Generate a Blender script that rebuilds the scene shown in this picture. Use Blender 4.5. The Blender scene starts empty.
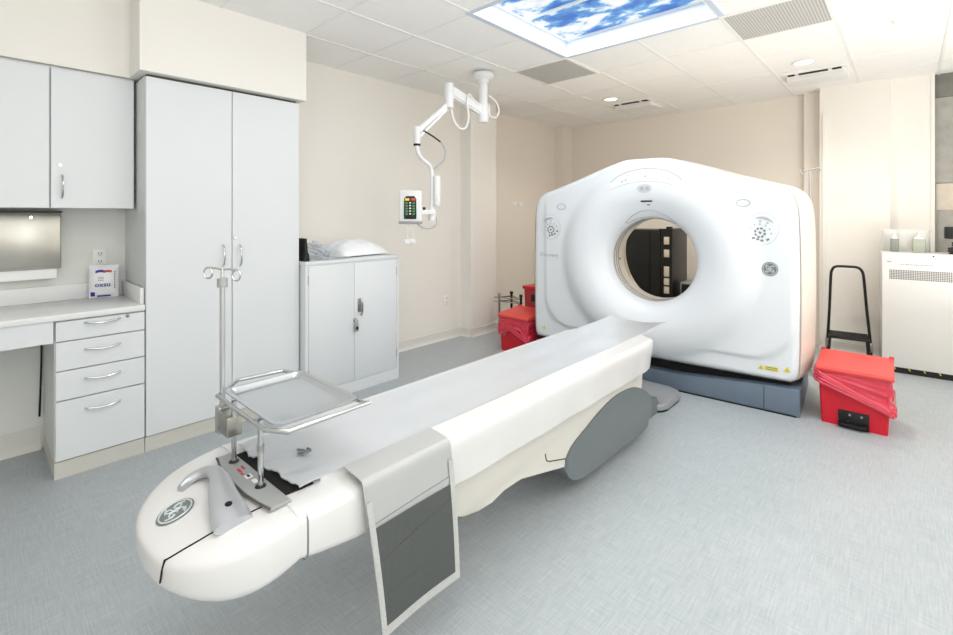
import bpy, bmesh, math, random
from mathutils import Vector, Matrix
random.seed(7)
SC = bpy.context.scene
COL = SC.collection
PI = math.pi

# ------------------------------------------------------------------ materials
def lin(c):
    c = c / 255.0
    return c / 12.92 if c <= 0.04045 else ((c + 0.055) / 1.055) ** 2.4
def rgb(r, g, b): return (lin(r), lin(g), lin(b), 1.0)

def mat(name, col, rough=0.5, metal=0.0, var=0.04, scale=6.0, bump=0.0, bscale=60.0, coat=0.0, alpha=1.0, trans=0.0, emit=0.0, ior=1.45):
    m = bpy.data.materials.new(name); m.use_nodes = True
    nt = m.node_tree; N = nt.nodes; L = nt.links
    b = N['Principled BSDF']
    tc = N.new('ShaderNodeTexCoord')
    nz = N.new('ShaderNodeTexNoise'); nz.inputs['Scale'].default_value = scale; nz.inputs['Detail'].default_value = 3
    L.new(tc.outputs['Object'], nz.inputs['Vector'])
    mx = N.new('ShaderNodeMix'); mx.data_type = 'RGBA'
    c = rgb(*col)
    mx.inputs['A'].default_value = tuple(v * (1 - var) for v in c[:3]) + (1,)
    mx.inputs['B'].default_value = tuple(min(1, v * (1 + var)) for v in c[:3]) + (1,)
    L.new(nz.outputs['Fac'], mx.inputs['Factor'])
    L.new(mx.outputs['Result'], b.inputs['Base Color'])
    b.inputs['Roughness'].default_value = rough
    b.inputs['Metallic'].default_value = metal
    b.inputs['IOR'].default_value = ior
    b.inputs['Coat Weight'].default_value = coat
    b.inputs['Coat Roughness'].default_value = 0.12
    b.inputs['Alpha'].default_value = alpha
    b.inputs['Transmission Weight'].default_value = trans
    if emit:
        L.new(mx.outputs['Result'], b.inputs['Emission Color'])
        b.inputs['Emission Strength'].default_value = emit
    if bump:
        n2 = N.new('ShaderNodeTexNoise'); n2.inputs['Scale'].default_value = bscale; n2.inputs['Detail'].default_value = 4
        L.new(tc.outputs['Object'], n2.inputs['Vector'])
        bp = N.new('ShaderNodeBump'); bp.inputs['Strength'].default_value = bump; bp.inputs['Distance'].default_value = 0.01
        L.new(n2.outputs['Fac'], bp.inputs['Height']); L.new(bp.outputs['Normal'], b.inputs['Normal'])
    return m

def floor_mat():
    m = bpy.data.materials.new('linen_vinyl_floor'); m.use_nodes = True
    nt = m.node_tree; N = nt.nodes; L = nt.links; b = N['Principled BSDF']
    tc = N.new('ShaderNodeTexCoord')
    def streak(sx, sy):
        mp = N.new('ShaderNodeMapping'); mp.inputs['Scale'].default_value = (sx, sy, 1)
        L.new(tc.outputs['Object'], mp.inputs['Vector'])
        n = N.new('ShaderNodeTexNoise'); n.inputs['Scale'].default_value = 1.0; n.inputs['Detail'].default_value = 3; n.inputs['Roughness'].default_value = 0.65
        L.new(mp.outputs['Vector'], n.inputs['Vector'])
        return n
    a = streak(9, 190); c = streak(160, 8); d = streak(1.2, 1.2)
    def math_(op, x, y):
        k = N.new('ShaderNodeMath'); k.operation = op
        for i, v in enumerate((x, y)):
            if isinstance(v, (int, float)): k.inputs[i].default_value = v
            else: L.new(v, k.inputs[i])
        return k.outputs[0]
    s = math_('ADD', a.outputs['Fac'], c.outputs['Fac'])
    s = math_('ADD', math_('MULTIPLY', s, 0.44), math_('MULTIPLY', d.outputs['Fac'], 0.12))
    cr = N.new('ShaderNodeValToRGB')
    cr.color_ramp.elements[0].position = 0.33; cr.color_ramp.elements[0].color = rgb(150, 159, 164)
    cr.color_ramp.elements[1].position = 0.67; cr.color_ramp.elements[1].color = rgb(186, 192, 195)
    L.new(s, cr.inputs['Fac']); L.new(cr.outputs['Color'], b.inputs['Base Color'])
    b.inputs['Roughness'].default_value = 0.42
    bp = N.new('ShaderNodeBump'); bp.inputs['Strength'].default_value = 0.08; bp.inputs['Distance'].default_value = 0.005
    L.new(s, bp.inputs['Height']); L.new(bp.outputs['Normal'], b.inputs['Normal'])
    return m

def sky_mat():
    m = bpy.data.materials.new('printed_cloud_diffuser'); m.use_nodes = True
    nt = m.node_tree; N = nt.nodes; L = nt.links; b = N['Principled BSDF']
    tc = N.new('ShaderNodeTexCoord')
    mp = N.new('ShaderNodeMapping'); mp.inputs['Scale'].default_value = (2.0, 2.9, 1)
    L.new(tc.outputs['Object'], mp.inputs['Vector'])
    n = N.new('ShaderNodeTexNoise'); n.inputs['Scale'].default_value = 1.9; n.inputs['Detail'].default_value = 6; n.inputs['Roughness'].default_value = 0.58
    n.inputs['Distortion'].default_value = 0.35
    L.new(mp.outputs['Vector'], n.inputs['Vector'])
    cr = N.new('ShaderNodeValToRGB'); e = cr.color_ramp.elements
    e[0].position = 0.40; e[0].color = rgb(28, 108, 200)
    e[1].position = 0.60; e[1].color = rgb(252, 252, 250)
    k = e.new(0.49); k.color = rgb(96, 166, 226)
    k = e.new(0.53); k.color = rgb(222, 236, 246)
    L.new(n.outputs['Fac'], cr.inputs['Fac'])
    b.inputs['Base Color'].default_value = (0.02, 0.02, 0.02, 1)
    L.new(cr.outputs['Color'], b.inputs['Emission Color']); b.inputs['Emission Strength'].default_value = 0.85
    return m

def perf_mat(name, dark, light, pitch, axis_a, axis_b, frac=0.55):
    """perforated metal: round holes on a grid, in object coordinates"""
    m = bpy.data.materials.new(name); m.use_nodes = True
    nt = m.node_tree; N = nt.nodes; L = nt.links; b = N['Principled BSDF']
    tc = N.new('ShaderNodeTexCoord'); sp = N.new('ShaderNodeSeparateXYZ'); L.new(tc.outputs['Object'], sp.inputs[0])
    def math_(op, x, y=None):
        k = N.new('ShaderNodeMath'); k.operation = op
        for i, v in enumerate((x, y)):
            if v is None: continue
            if isinstance(v, (int, float)): k.inputs[i].default_value = v
            else: L.new(v, k.inputs[i])
        return k.outputs[0]
    def tri(ax):
        return math_('PINGPONG', math_('DIVIDE', sp.outputs[ax], pitch), 0.5)
    d = math_('ADD', math_('POWER', tri(axis_a), 2.0), math_('POWER', tri(axis_b), 2.0))
    f = math_('LESS_THAN', d, (0.5 * frac) ** 2)
    mx = N.new('ShaderNodeMix'); mx.data_type = 'RGBA'
    mx.inputs['A'].default_value = rgb(*light); mx.inputs['B'].default_value = rgb(*dark)
    L.new(f, mx.inputs['Factor']); L.new(mx.outputs['Result'], b.inputs['Base Color'])
    b.inputs['Roughness'].default_value = 0.6
    return m

M = {}
M['floor'] = floor_mat()
M['sky'] = sky_mat()
M['wall'] = mat('warm_white_paint', (240, 236, 229), 0.7, var=0.015, scale=1.5, bump=0.03, bscale=180)
M['wall_beige'] = mat('beige_paint', (236, 228, 217), 0.7, var=0.015, scale=1.5, bump=0.03, bscale=180)
M['soffit'] = mat('soffit_paint', (240, 237, 232), 0.7, var=0.012, scale=1.5)
M['ceil'] = mat('ceiling_tile', (249, 248, 245), 0.85, var=0.02, scale=20, bump=0.12, bscale=260)
M['grid'] = mat('ceiling_grid_white', (240, 239, 236), 0.5, var=0.01)
M['recess'] = mat('light_recess_white', (204, 214, 228), 0.6, var=0.01)
M['base'] = mat('vinyl_cove_base', (226, 224, 218), 0.5, var=0.02)
M['lam'] = mat('white_laminate', (222, 226, 229), 0.33, var=0.012, scale=3)
M['lam_edge'] = mat('laminate_side', (214, 217, 217), 0.4, var=0.012, scale=3)
M['plinth'] = mat('plinth_beige', (205, 203, 196), 0.55, var=0.02)
M['gap'] = mat('shadow_gap_dark', (88, 88, 84), 0.8, var=0.02)
M['counter'] = mat('solid_surface_counter', (230, 232, 233), 0.25, var=0.015, scale=30)
M['chrome'] = mat('polished_chrome', (205, 207, 208), 0.16, 1.0, var=0.02)
M['steel'] = mat('brushed_stainless', (178, 177, 170), 0.32, 1.0, var=0.06, scale=14)
M['steel_tray'] = mat('stainless_tray', (206, 209, 213), 0.26, 1.0, var=0.02, scale=8)
M['alu'] = mat('aluminium_pole', (186, 188, 190), 0.35, 0.75, var=0.03)
M['plastic'] = mat('white_gantry_plastic', (226, 230, 235), 0.32, var=0.008, coat=0.2)
M['plastic_warm'] = mat('cream_side_plastic', (232, 223, 211), 0.4, var=0.01)
M['plastic_table'] = mat('white_table_plastic', (216, 216, 216), 0.35, var=0.01, coat=0.25)
M['cream'] = mat('cream_panel', (212, 210, 202), 0.45, var=0.015)
M['drape'] = mat('white_vinyl_drape', (214, 214, 214), 0.3, var=0.03, scale=9, bump=0.25, bscale=9, coat=0.4)
M['film'] = mat('grey_film_cover', (196, 200, 205), 0.28, var=0.035, scale=5, bump=0.3, bscale=11, coat=0.5)
M['film_clear'] = mat('clear_plastic_film', (235, 238, 242), 0.12, var=0.01, alpha=0.38, bump=0.3, bscale=14, coat=0.5)
M['silver'] = mat('silver_plastic', (184, 187, 193), 0.3, 0.5, var=0.03)
M['greypanel'] = mat('grey_panel_plastic', (160, 163, 163), 0.4, 0.15, var=0.03)
M['slate'] = mat('slate_blue_plastic', (104, 118, 134), 0.42, var=0.03)
M['grey_arm'] = mat('grey_cover_plastic', (108, 115, 118), 0.38, var=0.03)
M['mat_grey'] = mat('grey_floor_plate', (150, 152, 155), 0.45, var=0.05, bump=0.2, bscale=25)
M['black'] = mat('black_plastic', (16, 17, 18), 0.45, var=0.05)
M['blackmetal'] = mat('black_painted_steel', (24, 24, 25), 0.35, var=0.05)
M['rack'] = mat('dark_rack_enclosure', (22, 27, 26), 0.4, var=0.08)
M['dark'] = mat('dark_cavity', (20, 20, 20), 0.9, var=0.02)
M['ventdark'] = mat('diffuser_slot_dark', (38, 34, 30), 0.9, var=0.02)
M['red'] = mat('red_bin_plastic', (206, 26, 46), 0.36, var=0.04)
M['redlid'] = mat('red_bin_lid', (230, 74, 70), 0.4, var=0.03)
M['reddark'] = mat('dark_red_plastic', (180, 44, 52), 0.45, var=0.04)
M['redfilm'] = mat('red_bag_film', (232, 58, 84), 0.14, var=0.14, scale=16, bump=0.9, bscale=14, alpha=0.8, coat=1.0)
M['vinyl'] = mat('grey_vinyl', (176, 178, 178), 0.35, var=0.03, scale=8, bump=0.15, bscale=10, coat=0.2)
M['vinyl_edge'] = mat('pale_grey_binding', (186, 188, 186), 0.6, var=0.10, scale=60, bump=0.3, bscale=120)
M['mesh'] = perf_mat('dark_mesh_weave', (60, 64, 64), (92, 96, 95), 0.0045, 1, 2, 0.8)
M['perf'] = perf_mat('perforated_return_grille', (140, 139, 136), (206, 204, 200), 0.018, 0, 1, 0.62)
M['logo'] = mat('logo_grey', (120, 128, 130), 0.4, 0.2, var=0.04)
M['logolight'] = mat('logo_light_line', (206, 212, 214), 0.35, 0.2, var=0.02)
M['ink'] = mat('grey_print', (120, 124, 130), 0.5, var=0.03)
M['ink_light'] = mat('pale_grey_print', (176, 180, 186), 0.5, var=0.03)
M['recess_grey'] = mat('control_recess_grey', (202, 206, 212), 0.4, var=0.02)
M['yellow'] = mat('warning_yellow', (226, 214, 60), 0.5, var=0.03)
M['redink'] = mat('red_print', (196, 60, 56), 0.5, var=0.03)
M['purple'] = mat('purple_print', (62, 44, 150), 0.5, var=0.03)
M['packet'] = mat('white_packet_film', (238, 240, 243), 0.3, var=0.02, bump=0.2, bscale=30)
M['outlet'] = mat('white_wall_plate', (240, 240, 238), 0.35, var=0.01)
M['outlet_hole'] = mat('socket_slot', (70, 70, 72), 0.5, var=0.02)
M['fabric'] = mat('white_pillowcase', (240, 242, 245), 0.85, var=0.02, bump=0.2, bscale=40)
M['bagfilm'] = mat('translucent_bag', (214, 222, 230), 0.15, var=0.12, scale=14, alpha=0.55, bump=0.8, bscale=18)
M['boom'] = mat('white_boom_enamel', (236, 237, 238), 0.35, var=0.01)
M['cablewhite'] = mat('white_cable', (236, 235, 230), 0.5, var=0.01)
M['screen'] = mat('console_dark_screen', (30, 42, 46), 0.25, var=0.1)
M['btngreen'] = mat('console_green', (70, 130, 70), 0.4, var=0.03, emit=0.3)
M['btnyellow'] = mat('console_yellow', (222, 190, 60), 0.4, var=0.03, emit=0.4)
M['btnred'] = mat('console_red', (200, 60, 44), 0.4, var=0.03, emit=0.4)
M['powdercoat'] = mat('white_powder_coat', (226, 225, 222), 0.4, var=0.01)
M['conc'] = mat('raw_concrete', (166, 164, 156), 0.8, var=0.3, scale=9, bump=0.5, bscale=14)
M['conc_dark'] = mat('dark_concrete', (128, 127, 120), 0.8, var=0.2, scale=7, bump=0.5, bscale=14)
M['conc_warm'] = mat('pale_patched_concrete', (206, 196, 180), 0.8, var=0.12, scale=18, bump=0.5, bscale=20)
M['lampglow'] = mat('downlight_lens', (255, 246, 230), 0.5, var=0.0, emit=3.0)
M['sanitizer'] = mat('pale_green_liquid_bottle', (176, 182, 166), 0.2, var=0.03)
M['sanitizer_grey'] = mat('grey_green_bottle', (140, 146, 138), 0.2, var=0.03)
M['acrylic'] = mat('frosted_acrylic', (238, 238, 234), 0.25, var=0.01, alpha=0.6)
M['rackpanel'] = mat('rack_cream_module', (226, 218, 202), 0.5, var=0.05)
M['towel'] = mat('white_paper_towel', (244, 245, 246), 0.9, var=0.02)

# ------------------------------------------------------------------ mesh building
def catmull(pts, n=8, closed=False):
    P = [Vector(p) for p in pts]; out = []; m = len(P)
    rng = range(m) if closed else range(m - 1)
    for i in rng:
        if closed: p0, p1, p2, p3 = P[(i-1) % m], P[i], P[(i+1) % m], P[(i+2) % m]
        else: p0, p1, p2, p3 = P[max(i-1, 0)], P[i], P[i+1], P[min(i+2, m-1)]
        for k in range(n):
            t = k / n
            out.append(0.5 * ((2*p1) + (p2-p0)*t + (2*p0-5*p1+4*p2-p3)*t*t + (3*p1-p0-3*p2+p3)*t*t*t))
    if not closed: out.append(P[-1].copy())
    return out

class MB:
    def __init__(s): s.bm = bmesh.new()
    def box(s, x0, x1, y0, y1, z0, z1, bev=0.0, seg=2, mtx=None):
        r = bmesh.ops.create_cube(s.bm, size=1.0)
        vs = r['verts']
        for v in vs:
            v.co = Vector(((x0+x1)/2 + v.co.x*(x1-x0), (y0+y1)/2 + v.co.y*(y1-y0), (z0+z1)/2 + v.co.z*(z1-z0)))
        if bev > 0:
            es = list({e for v in vs for e in v.link_edges})
            res = bmesh.ops.bevel(s.bm, geom=es, offset=min(bev, 0.49*min(abs(x1-x0), abs(y1-y0), abs(z1-z0))), segments=seg, profile=0.5, affect='EDGES')
            vs = list({v for f in res['faces'] for v in f.verts} | {v for v in vs if v.is_valid})
        if mtx is not None:
            for v in vs: v.co = mtx @ v.co
        return s
    def ring_faces(s, rings, closed_ring=True, cap0=True, cap1=True, closed_path=False):
        V = [[s.bm.verts.new(p) for p in r] for r in rings]
        n = len(V[0]); m = len(V)
        for i in range(m if closed_path else m-1):
            a, b = V[i], V[(i+1) % m]
            for j in range(n if closed_ring else n-1):
                k = (j+1) % n
                try: s.bm.faces.new((a[j], a[k], b[k], b[j]))
                except ValueError: pass
        if closed_ring and not closed_path:
            if cap0: s.bm.faces.new(list(reversed(V[0])))
            if cap1: s.bm.faces.new(V[-1])
        return s
    def tube(s, pts, r, n=10, closed=False, flat=1.0):
        P = [Vector(p) for p in pts]; m = len(P)
        rad = r if isinstance(r, (list, tuple)) else [r]*m
        T = []
        for i in range(m):
            a = P[(i-1) % m] if (closed or i > 0) else P[i]
            b = P[(i+1) % m] if (closed or i < m-1) else P[i]
            T.append((b-a).normalized())
        up = Vector((0, 0, 1)) if abs(T[0].z) < 0.9 else Vector((1, 0, 0))
        nrm = (up - T[0]*up.dot(T[0])).normalized()
        rings = []
        for i in range(m):
            nrm = nrm - T[i]*nrm.dot(T[i])
            if nrm.length < 1e-6: nrm = T[i].orthogonal()
            nrm.normalize()
            bi = T[i].cross(nrm)
            sc = 1.0
            if 0 < i < m-1 or closed:
                d1 = (P[i]-P[(i-1) % m]).normalized(); c = max(0.4, abs(d1.dot(T[i]))); sc = 1.0/c
            rings.append([P[i] + (nrm*math.cos(2*PI*k/n)*flat + bi*math.sin(2*PI*k/n))*rad[i]*min(sc, 1.3) for k in range(n)])
        return s.ring_faces(rings, True, True, True, closed)
    def cyl(s, p0, p1, r, n=16, r2=None):
        return s.tube([p0, p1], [r, r if r2 is None else r2], n)
    def lathe(s, prof, c=(0, 0, 0), n=24, axis='z'):
        C = Vector(c)
        def f(r, a, h):
            if axis == 'z': return C + Vector((r*math.cos(a), r*math.sin(a), h))
            if axis == 'y': return C + Vector((r*math.cos(a), h, r*math.sin(a)))
            return C + Vector((h, r*math.cos(a), r*math.sin(a)))
        rings = [[f(max(r, 1e-4), 2*PI*k/n, h) for k in range(n)] for r, h in prof]
        return s.ring_faces(rings)
    def prism(s, poly, f, c0, c1, bev=0.0, seg=2):
        """poly: 2-D points; f(a,b,c)->3-D"""
        a = [s.bm.verts.new(f(p[0], p[1], c0)) for p in poly]
        b = [s.bm.verts.new(f(p[0], p[1], c1)) for p in poly]
        n = len(poly); fs = [s.bm.faces.new(list(reversed(a))), s.bm.faces.new(b)]
        for i in range(n):
            fs.append(s.bm.faces.new((a[i], a[(i+1) % n], b[(i+1) % n], b[i])))
        if bev:
            es = [e for e in fs[0].edges] + [e for e in fs[1].edges]
            bmesh.ops.bevel(s.bm, geom=es, offset=bev, segments=seg, profile=0.5, affect='EDGES')
        return s
    def grid(s, fn, nu, nv, closed_u=False):
        rows = [[s.bm.verts.new(fn(i/(nu if closed_u else nu-1) if nu > 1 else 0, j/(nv-1))) for i in range(nu)] for j in range(nv)]
        for j in range(nv-1):
            for i in range(nu if closed_u else nu-1):
                k = (i+1) % nu
                s.bm.faces.new((rows[j][i], rows[j][k], rows[j+1][k], rows[j+1][i]))
        return s
    def thicken(s, t):
        bmesh.ops.recalc_face_normals(s.bm, faces=s.bm.faces[:])
        bmesh.ops.solidify(s.bm, geom=s.bm.faces[:], thickness=t)
        return s

def chain_matrix(o):
    m = Matrix.Identity(4)
    while o is not None:
        m = o['_l2w'] if False else LOC.get(o.name, Matrix.Identity(4)) @ m
        o = o.parent
    return m
LOC = {}

def obj(name, mb, m, parent=None, local=False, angle=40, smooth=True, label=None, recalc=True, loc=None):
    bm = mb.bm
    if recalc: bmesh.ops.recalc_face_normals(bm, faces=bm.faces[:])
    off = Matrix.Identity(4)
    if not local:
        if parent is not None: bm.transform(chain_matrix(parent).inverted())
        elif loc is not None:
            off = Matrix.Translation(Vector(loc)); bm.transform(off.inverted())
    me = bpy.data.meshes.new(name)
    bm.to_mesh(me); bm.free()
    if smooth:
        for p in me.polygons: p.use_smooth = True
        me.set_sharp_from_angle(angle=math.radians(angle))
    me.materials.append(M[m] if isinstance(m, str) else m)
    o = bpy.data.objects.new(name, me); COL.objects.link(o)
    if parent is not None: o.parent = parent
    elif loc is not None: o.location = loc
    LOC[o.name] = off
    if label: o['label'] = label
    return o

def objs(name, mb, m, parent, **k):
    """one object for each separate piece of the mesh"""
    bm = mb.bm; seen = {}; n = 0
    for v in bm.verts:
        if v in seen: continue
        st = [v]; seen[v] = n
        while st:
            a = st.pop()
            for e in a.link_edges:
                b = e.other_vert(a)
                if b not in seen: seen[b] = n; st.append(b)
        n += 1
    out = []
    groups = [MB() for _ in range(n)]; mp = {}
    for v, i in seen.items(): mp[v] = groups[i].bm.verts.new(v.co)
    for f in bm.faces: groups[seen[f.verts[0]]].bm.faces.new([mp[v] for v in f.verts])
    for g_ in groups: out.append(obj(name, g_, m, parent, **k))
    bm.free()
    return out

def thing(name, label, cat, loc=(0, 0, 0), rz=0.0, group=None):
    o = bpy.data.objects.new(name, None); COL.objects.link(o)
    o.empty_display_size = 0.1
    o.location = loc; o.rotation_euler = (0, 0, rz)
    LOC[o.name] = Matrix.Translation(Vector(loc)) @ Matrix.Rotation(rz, 4, 'Z')
    o['label'] = label; o['category'] = cat
    if group: o['group'] = group
    return o
def tag(o, label, cat, group=None):
    o['label'] = label; o['category'] = cat
    if group: o['group'] = group
    return o
def struct(name, mb, m, **k):
    o = obj(name, mb, m, **k); o['kind'] = 'structure'; return o

def text_mb(s, size, fn, font_bold=False):
    """flat lettering; fn(a,b)->3-D maps text plane to a surface, a,b centred"""
    cu = bpy.data.curves.new('txt', 'FONT'); cu.body = s; cu.size = size; cu.align_x = 'CENTER'; cu.align_y = 'CENTER'
    cu.resolution_u = 2
    if font_bold: cu.offset = size*0.02
    o = bpy.data.objects.new('txt', cu); COL.objects.link(o)
    dg = bpy.context.evaluated_depsgraph_get(); dg.update()
    me = bpy.data.meshes.new_from_object(o.evaluated_get(dg))
    mb = MB(); mb.bm.from_mesh(me)
    for v in mb.bm.verts: v.co = Vector(fn(v.co.x, v.co.y))
    bpy.data.objects.remove(o); bpy.data.curves.remove(cu); bpy.data.meshes.remove(me)
    return mb

# ------------------------------------------------------------------ camera
H = 1.45
YAW = math.atan((907-476.5)/467.0)
cam = bpy.data.cameras.new('camera'); co = bpy.data.objects.new('camera', cam); COL.objects.link(co)
co.location = (0, 0, H); co.rotation_euler = (PI/2, 0, YAW)
cam.sensor_width = 36; cam.lens = 467.0/953*36; cam.shift_y = -(317.5-215)/953.0; cam.clip_start = 0.02
SC.camera = co

# ------------------------------------------------------------------ room shell
XW, XR, YB, YF, ZC = -3.963, 2.4, 6.5, -1.6, 2.832
struct('floor', MB().box(-4.4, XR+.15, YF-.15, 6.9, -0.1, 0), 'floor', smooth=False)
# ceiling with an opening for the sky panels
SX0, SX1, SY0, SY1 = -2.19, -0.96, 2.33, 3.53
c = MB()
for b in ((-4.4, SX0-.03, YF-.15, 6.9), (SX1+.03, XR+.15, YF-.15, 6.9), (SX0-.03, SX1+.03, YF-.15, SY0-.03), (SX0-.03, SX1+.03, SY1+.03, 6.9)):
    c.box(b[0], b[1], b[2], b[3], ZC, ZC+0.06)
struct('ceiling', c, 'ceil', smooth=False)
g = MB()
xs = [-3.39, -2.79, -2.19, -1.575, -0.96, -0.365, 0.225, 0.82, 1.41, 2.01]
ys = [-1.27, -0.67, -0.07, 0.53, 1.13, 1.73, 2.33, 2.93, 3.53, 4.13, 4.73, 5.33, 5.93]
for x in xs:
    for a, b in ((YF, 6.45),):
        if SX0+.01 < x < SX1-.01:
            g.box(x-.008, x+.008, a, SY0, ZC-.004, ZC+.002); g.box(x-.008, x+.008, SY1, b, ZC-.004, ZC+.002)
        else: g.box(x-.011, x+.011, a, b, ZC-.005, ZC+.002)
for y in ys:
    if SY0+.01 < y < SY1-.01:
        g.box(-3.96, SX0, y-.006, y+.006, ZC-.003, ZC+.002); g.box(SX1, XR, y-.006, y+.006, ZC-.003, ZC+.002)
    else: g.box(-3.96, XR, y-.006, y+.006, ZC-.003, ZC+.002)
struct('trim_1', g, 'grid', smooth=False)
r = MB()
for b in ((SX0-.035, SX0, SY0-.035, SY1+.035), (SX1, SX1+.035, SY0-.035, SY1+.035), (SX0, SX1, SY0-.035, SY0), (SX0, SX1, SY1, SY1+.035)):
    r.box(b[0], b[1], b[2], b[3], ZC-.006, ZC+0.2)
struct('trim_2', r, 'recess', smooth=False)
# walls
M['wall_cool'] = mat('cool_grey_white_paint', (229, 231, 227), 0.7, var=0.015, scale=1.5)  # same left wall, with the desk area's cooler light put into its colour
struct('wall_left', MB().box(XW-.12, XW, .73, 4.02, 0, ZC), 'wall', smooth=False)
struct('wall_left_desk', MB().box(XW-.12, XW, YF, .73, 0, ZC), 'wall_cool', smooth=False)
struct('wall_left_far', MB().box(-4.22, -4.08, 4.4, 6.6, 0, ZC), 'wall_beige', smooth=False)
struct('pillar', MB().box(-4.22, -3.80, 4.02, 4.49, 0, ZC, .004), 'wall', smooth=False)
struct('pillar_corner', MB().box(-4.10, -3.92, 6.25, 6.6, 0, ZC), 'wall_beige', smooth=False)
struct('wall_back', MB().box(-4.22, -0.1, YB, YB+.12, 0, ZC), 'wall_beige', smooth=False)
struct('pillar_right', MB().box(-0.70, -0.125, 6.28, 6.55, 0, ZC), 'wall', smooth=False)
struct('pillar_strip', MB().box(-0.86, -0.70, 6.42, 6.55, 0, ZC), 'wall_beige', smooth=False)
struct('wall_back_right', MB().box(-0.13, 0.20, 6.40, 6.6, 0, ZC), 'wall', smooth=False)
w = MB()
w.box(0.20, XR+.1, 6.44, 6.6, 0, 1.76); struct('wall_concrete_lower', w, 'conc', smooth=False)
struct('wall_concrete_middle', MB().box(0.20, XR+.1, 6.445, 6.6, 1.764, 2.60), 'conc', smooth=False)
struct('wall_concrete_upper', MB().box(0.20, XR+.1, 6.445, 6.6, 2.604, ZC), 'conc_dark', smooth=False)
struct('wall_concrete_patch', MB().box(0.21, 0.75, 6.437, 6.45, 1.50, 1.755, .002), 'conc_warm', smooth=False)
struct('trim_3', MB().box(0.175, 0.20, 6.39, 6.45, 0, ZC), 'wall', smooth=False)
struct('trim_4', MB().box(-0.675, -0.645, 6.262, 6.282, 0, 2.55, .003), 'wall', smooth=False)
struct('wall_right', MB().box(XR, XR+.12, YF, 6.6, 0, ZC), 'wall', smooth=False)
struct('wall_front', MB().box(-4.1, XR+.1, YF-.12, YF, 0, ZC), 'wall', smooth=False)
struct('trim_5', MB().box(-3.80, -3.792, 4.012, 4.055, .1, ZC-.3), 'outlet', smooth=False)
# wall base
def coved(a, b, nrm, h=.1, t=.012):
    """coved vinyl base from a to b on the floor, nrm points into the room"""
    a = Vector((a[0], a[1], 0)); b = Vector((b[0], b[1], 0)); n = Vector((nrm[0], nrm[1], 0))
    prof = [(0, 0), (t*2.2, 0), (t*2.0, .006), (t*1.1, .018), (t*.6, .04), (t*.5, h), (0, h)]
    mb = MB()
    mb.ring_faces([[p + n*u + Vector((0, 0, v)) for u, v in prof] for p in (a, b)])
    return mb
struct('baseboard_left', coved((XW, 1.75), (XW, 4.02), (1, 0)), 'base', smooth=False)
struct('baseboard_desk', coved((XW, -1.5), (XW, 0.30), (1, 0), h=.14), 'base', smooth=False)
struct('baseboard_pillar', coved((-3.80, 4.02), (-3.80, 4.49), (1, 0)), 'base', smooth=False)
struct('baseboard_pillar_side', coved((XW, 4.02), (-3.80, 4.02), (0, -1)), 'base', smooth=False)
struct('baseboard_left_far', coved((-4.08, 4.5), (-4.08, 6.25), (1, 0)), 'base', smooth=False)
struct('baseboard_back', coved((-3.9, YB), (-0.87, YB), (0, -1)), 'base', smooth=False)
struct('baseboard_right', coved((-0.70, 6.28), (-0.125, 6.28), (0, -1)), 'base', smooth=False)
struct('baseboard_back_right', coved((-0.125, 6.40), (0.19, 6.40), (0, -1)), 'base', smooth=False)
# soffits above the cabinets
struct('soffit_tall', MB().box(XW, -3.36, .685, 1.735, 2.318, ZC), 'soffit', smooth=False)
struct('soffit_upper', MB().box(XW, -3.62, YF, .685, 2.318, ZC), 'soffit', smooth=False)

# ------------------------------------------------------------------ ceiling fixtures
for y0, lab in ((2.33, 'backlit cloud sky ceiling panel with white mullion at its far edge'), (2.93, 'backlit blue sky ceiling panel at the far end of the recess, nearest the scanner')):
    t = thing('sky_light_panel', lab, 'ceiling light', ((SX0+SX1)/2, y0+.3, ZC+.138), 0, 'sky ceiling panels')
    obj('sky_print', MB().box(SX0+.02, SX1-.02, y0+.012, y0+.588, ZC+.14, ZC+.15), 'sky', t, smooth=False)
    f = MB()
    for b in ((SX0, SX1, y0, y0+.014), (SX0, SX1, y0+.586, y0+.6), (SX0, SX0+.022, y0+.014, y0+.586), (SX1-.022, SX1, y0+.014, y0+.586)):
        f.box(b[0], b[1], b[2], b[3], ZC+.128, ZC+.152)
    obj('panel_frame', f, 'grid', t, smooth=False)
for x0, lab in ((-2.79, 'grey perforated return air grille beside the sky panels, above the hanging arm'), (-0.965, 'grey perforated return air grille at top right, above the scanner right side')):
    t = thing('return_air_grille', lab, 'vent', (x0+.3, 3.83, ZC), 0, 'perforated ceiling grilles')
    obj('perforated_plate', MB().box(x0+.02, x0+.58, 3.55, 4.11, ZC-.010, ZC-.003), 'perf', t, smooth=False)
    f = MB()
    for b in ((x0, x0+.6, 3.53, 3.552), (x0, x0+.6, 4.108, 4.13), (x0, x0+.022, 3.552, 4.108), (x0+.578, x0+.6, 3.552, 4.108)):
        f.box(b[0], b[1], b[2], b[3], ZC-.013, ZC)
    obj('grille_frame', f, 'grid', t, smooth=False)
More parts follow.
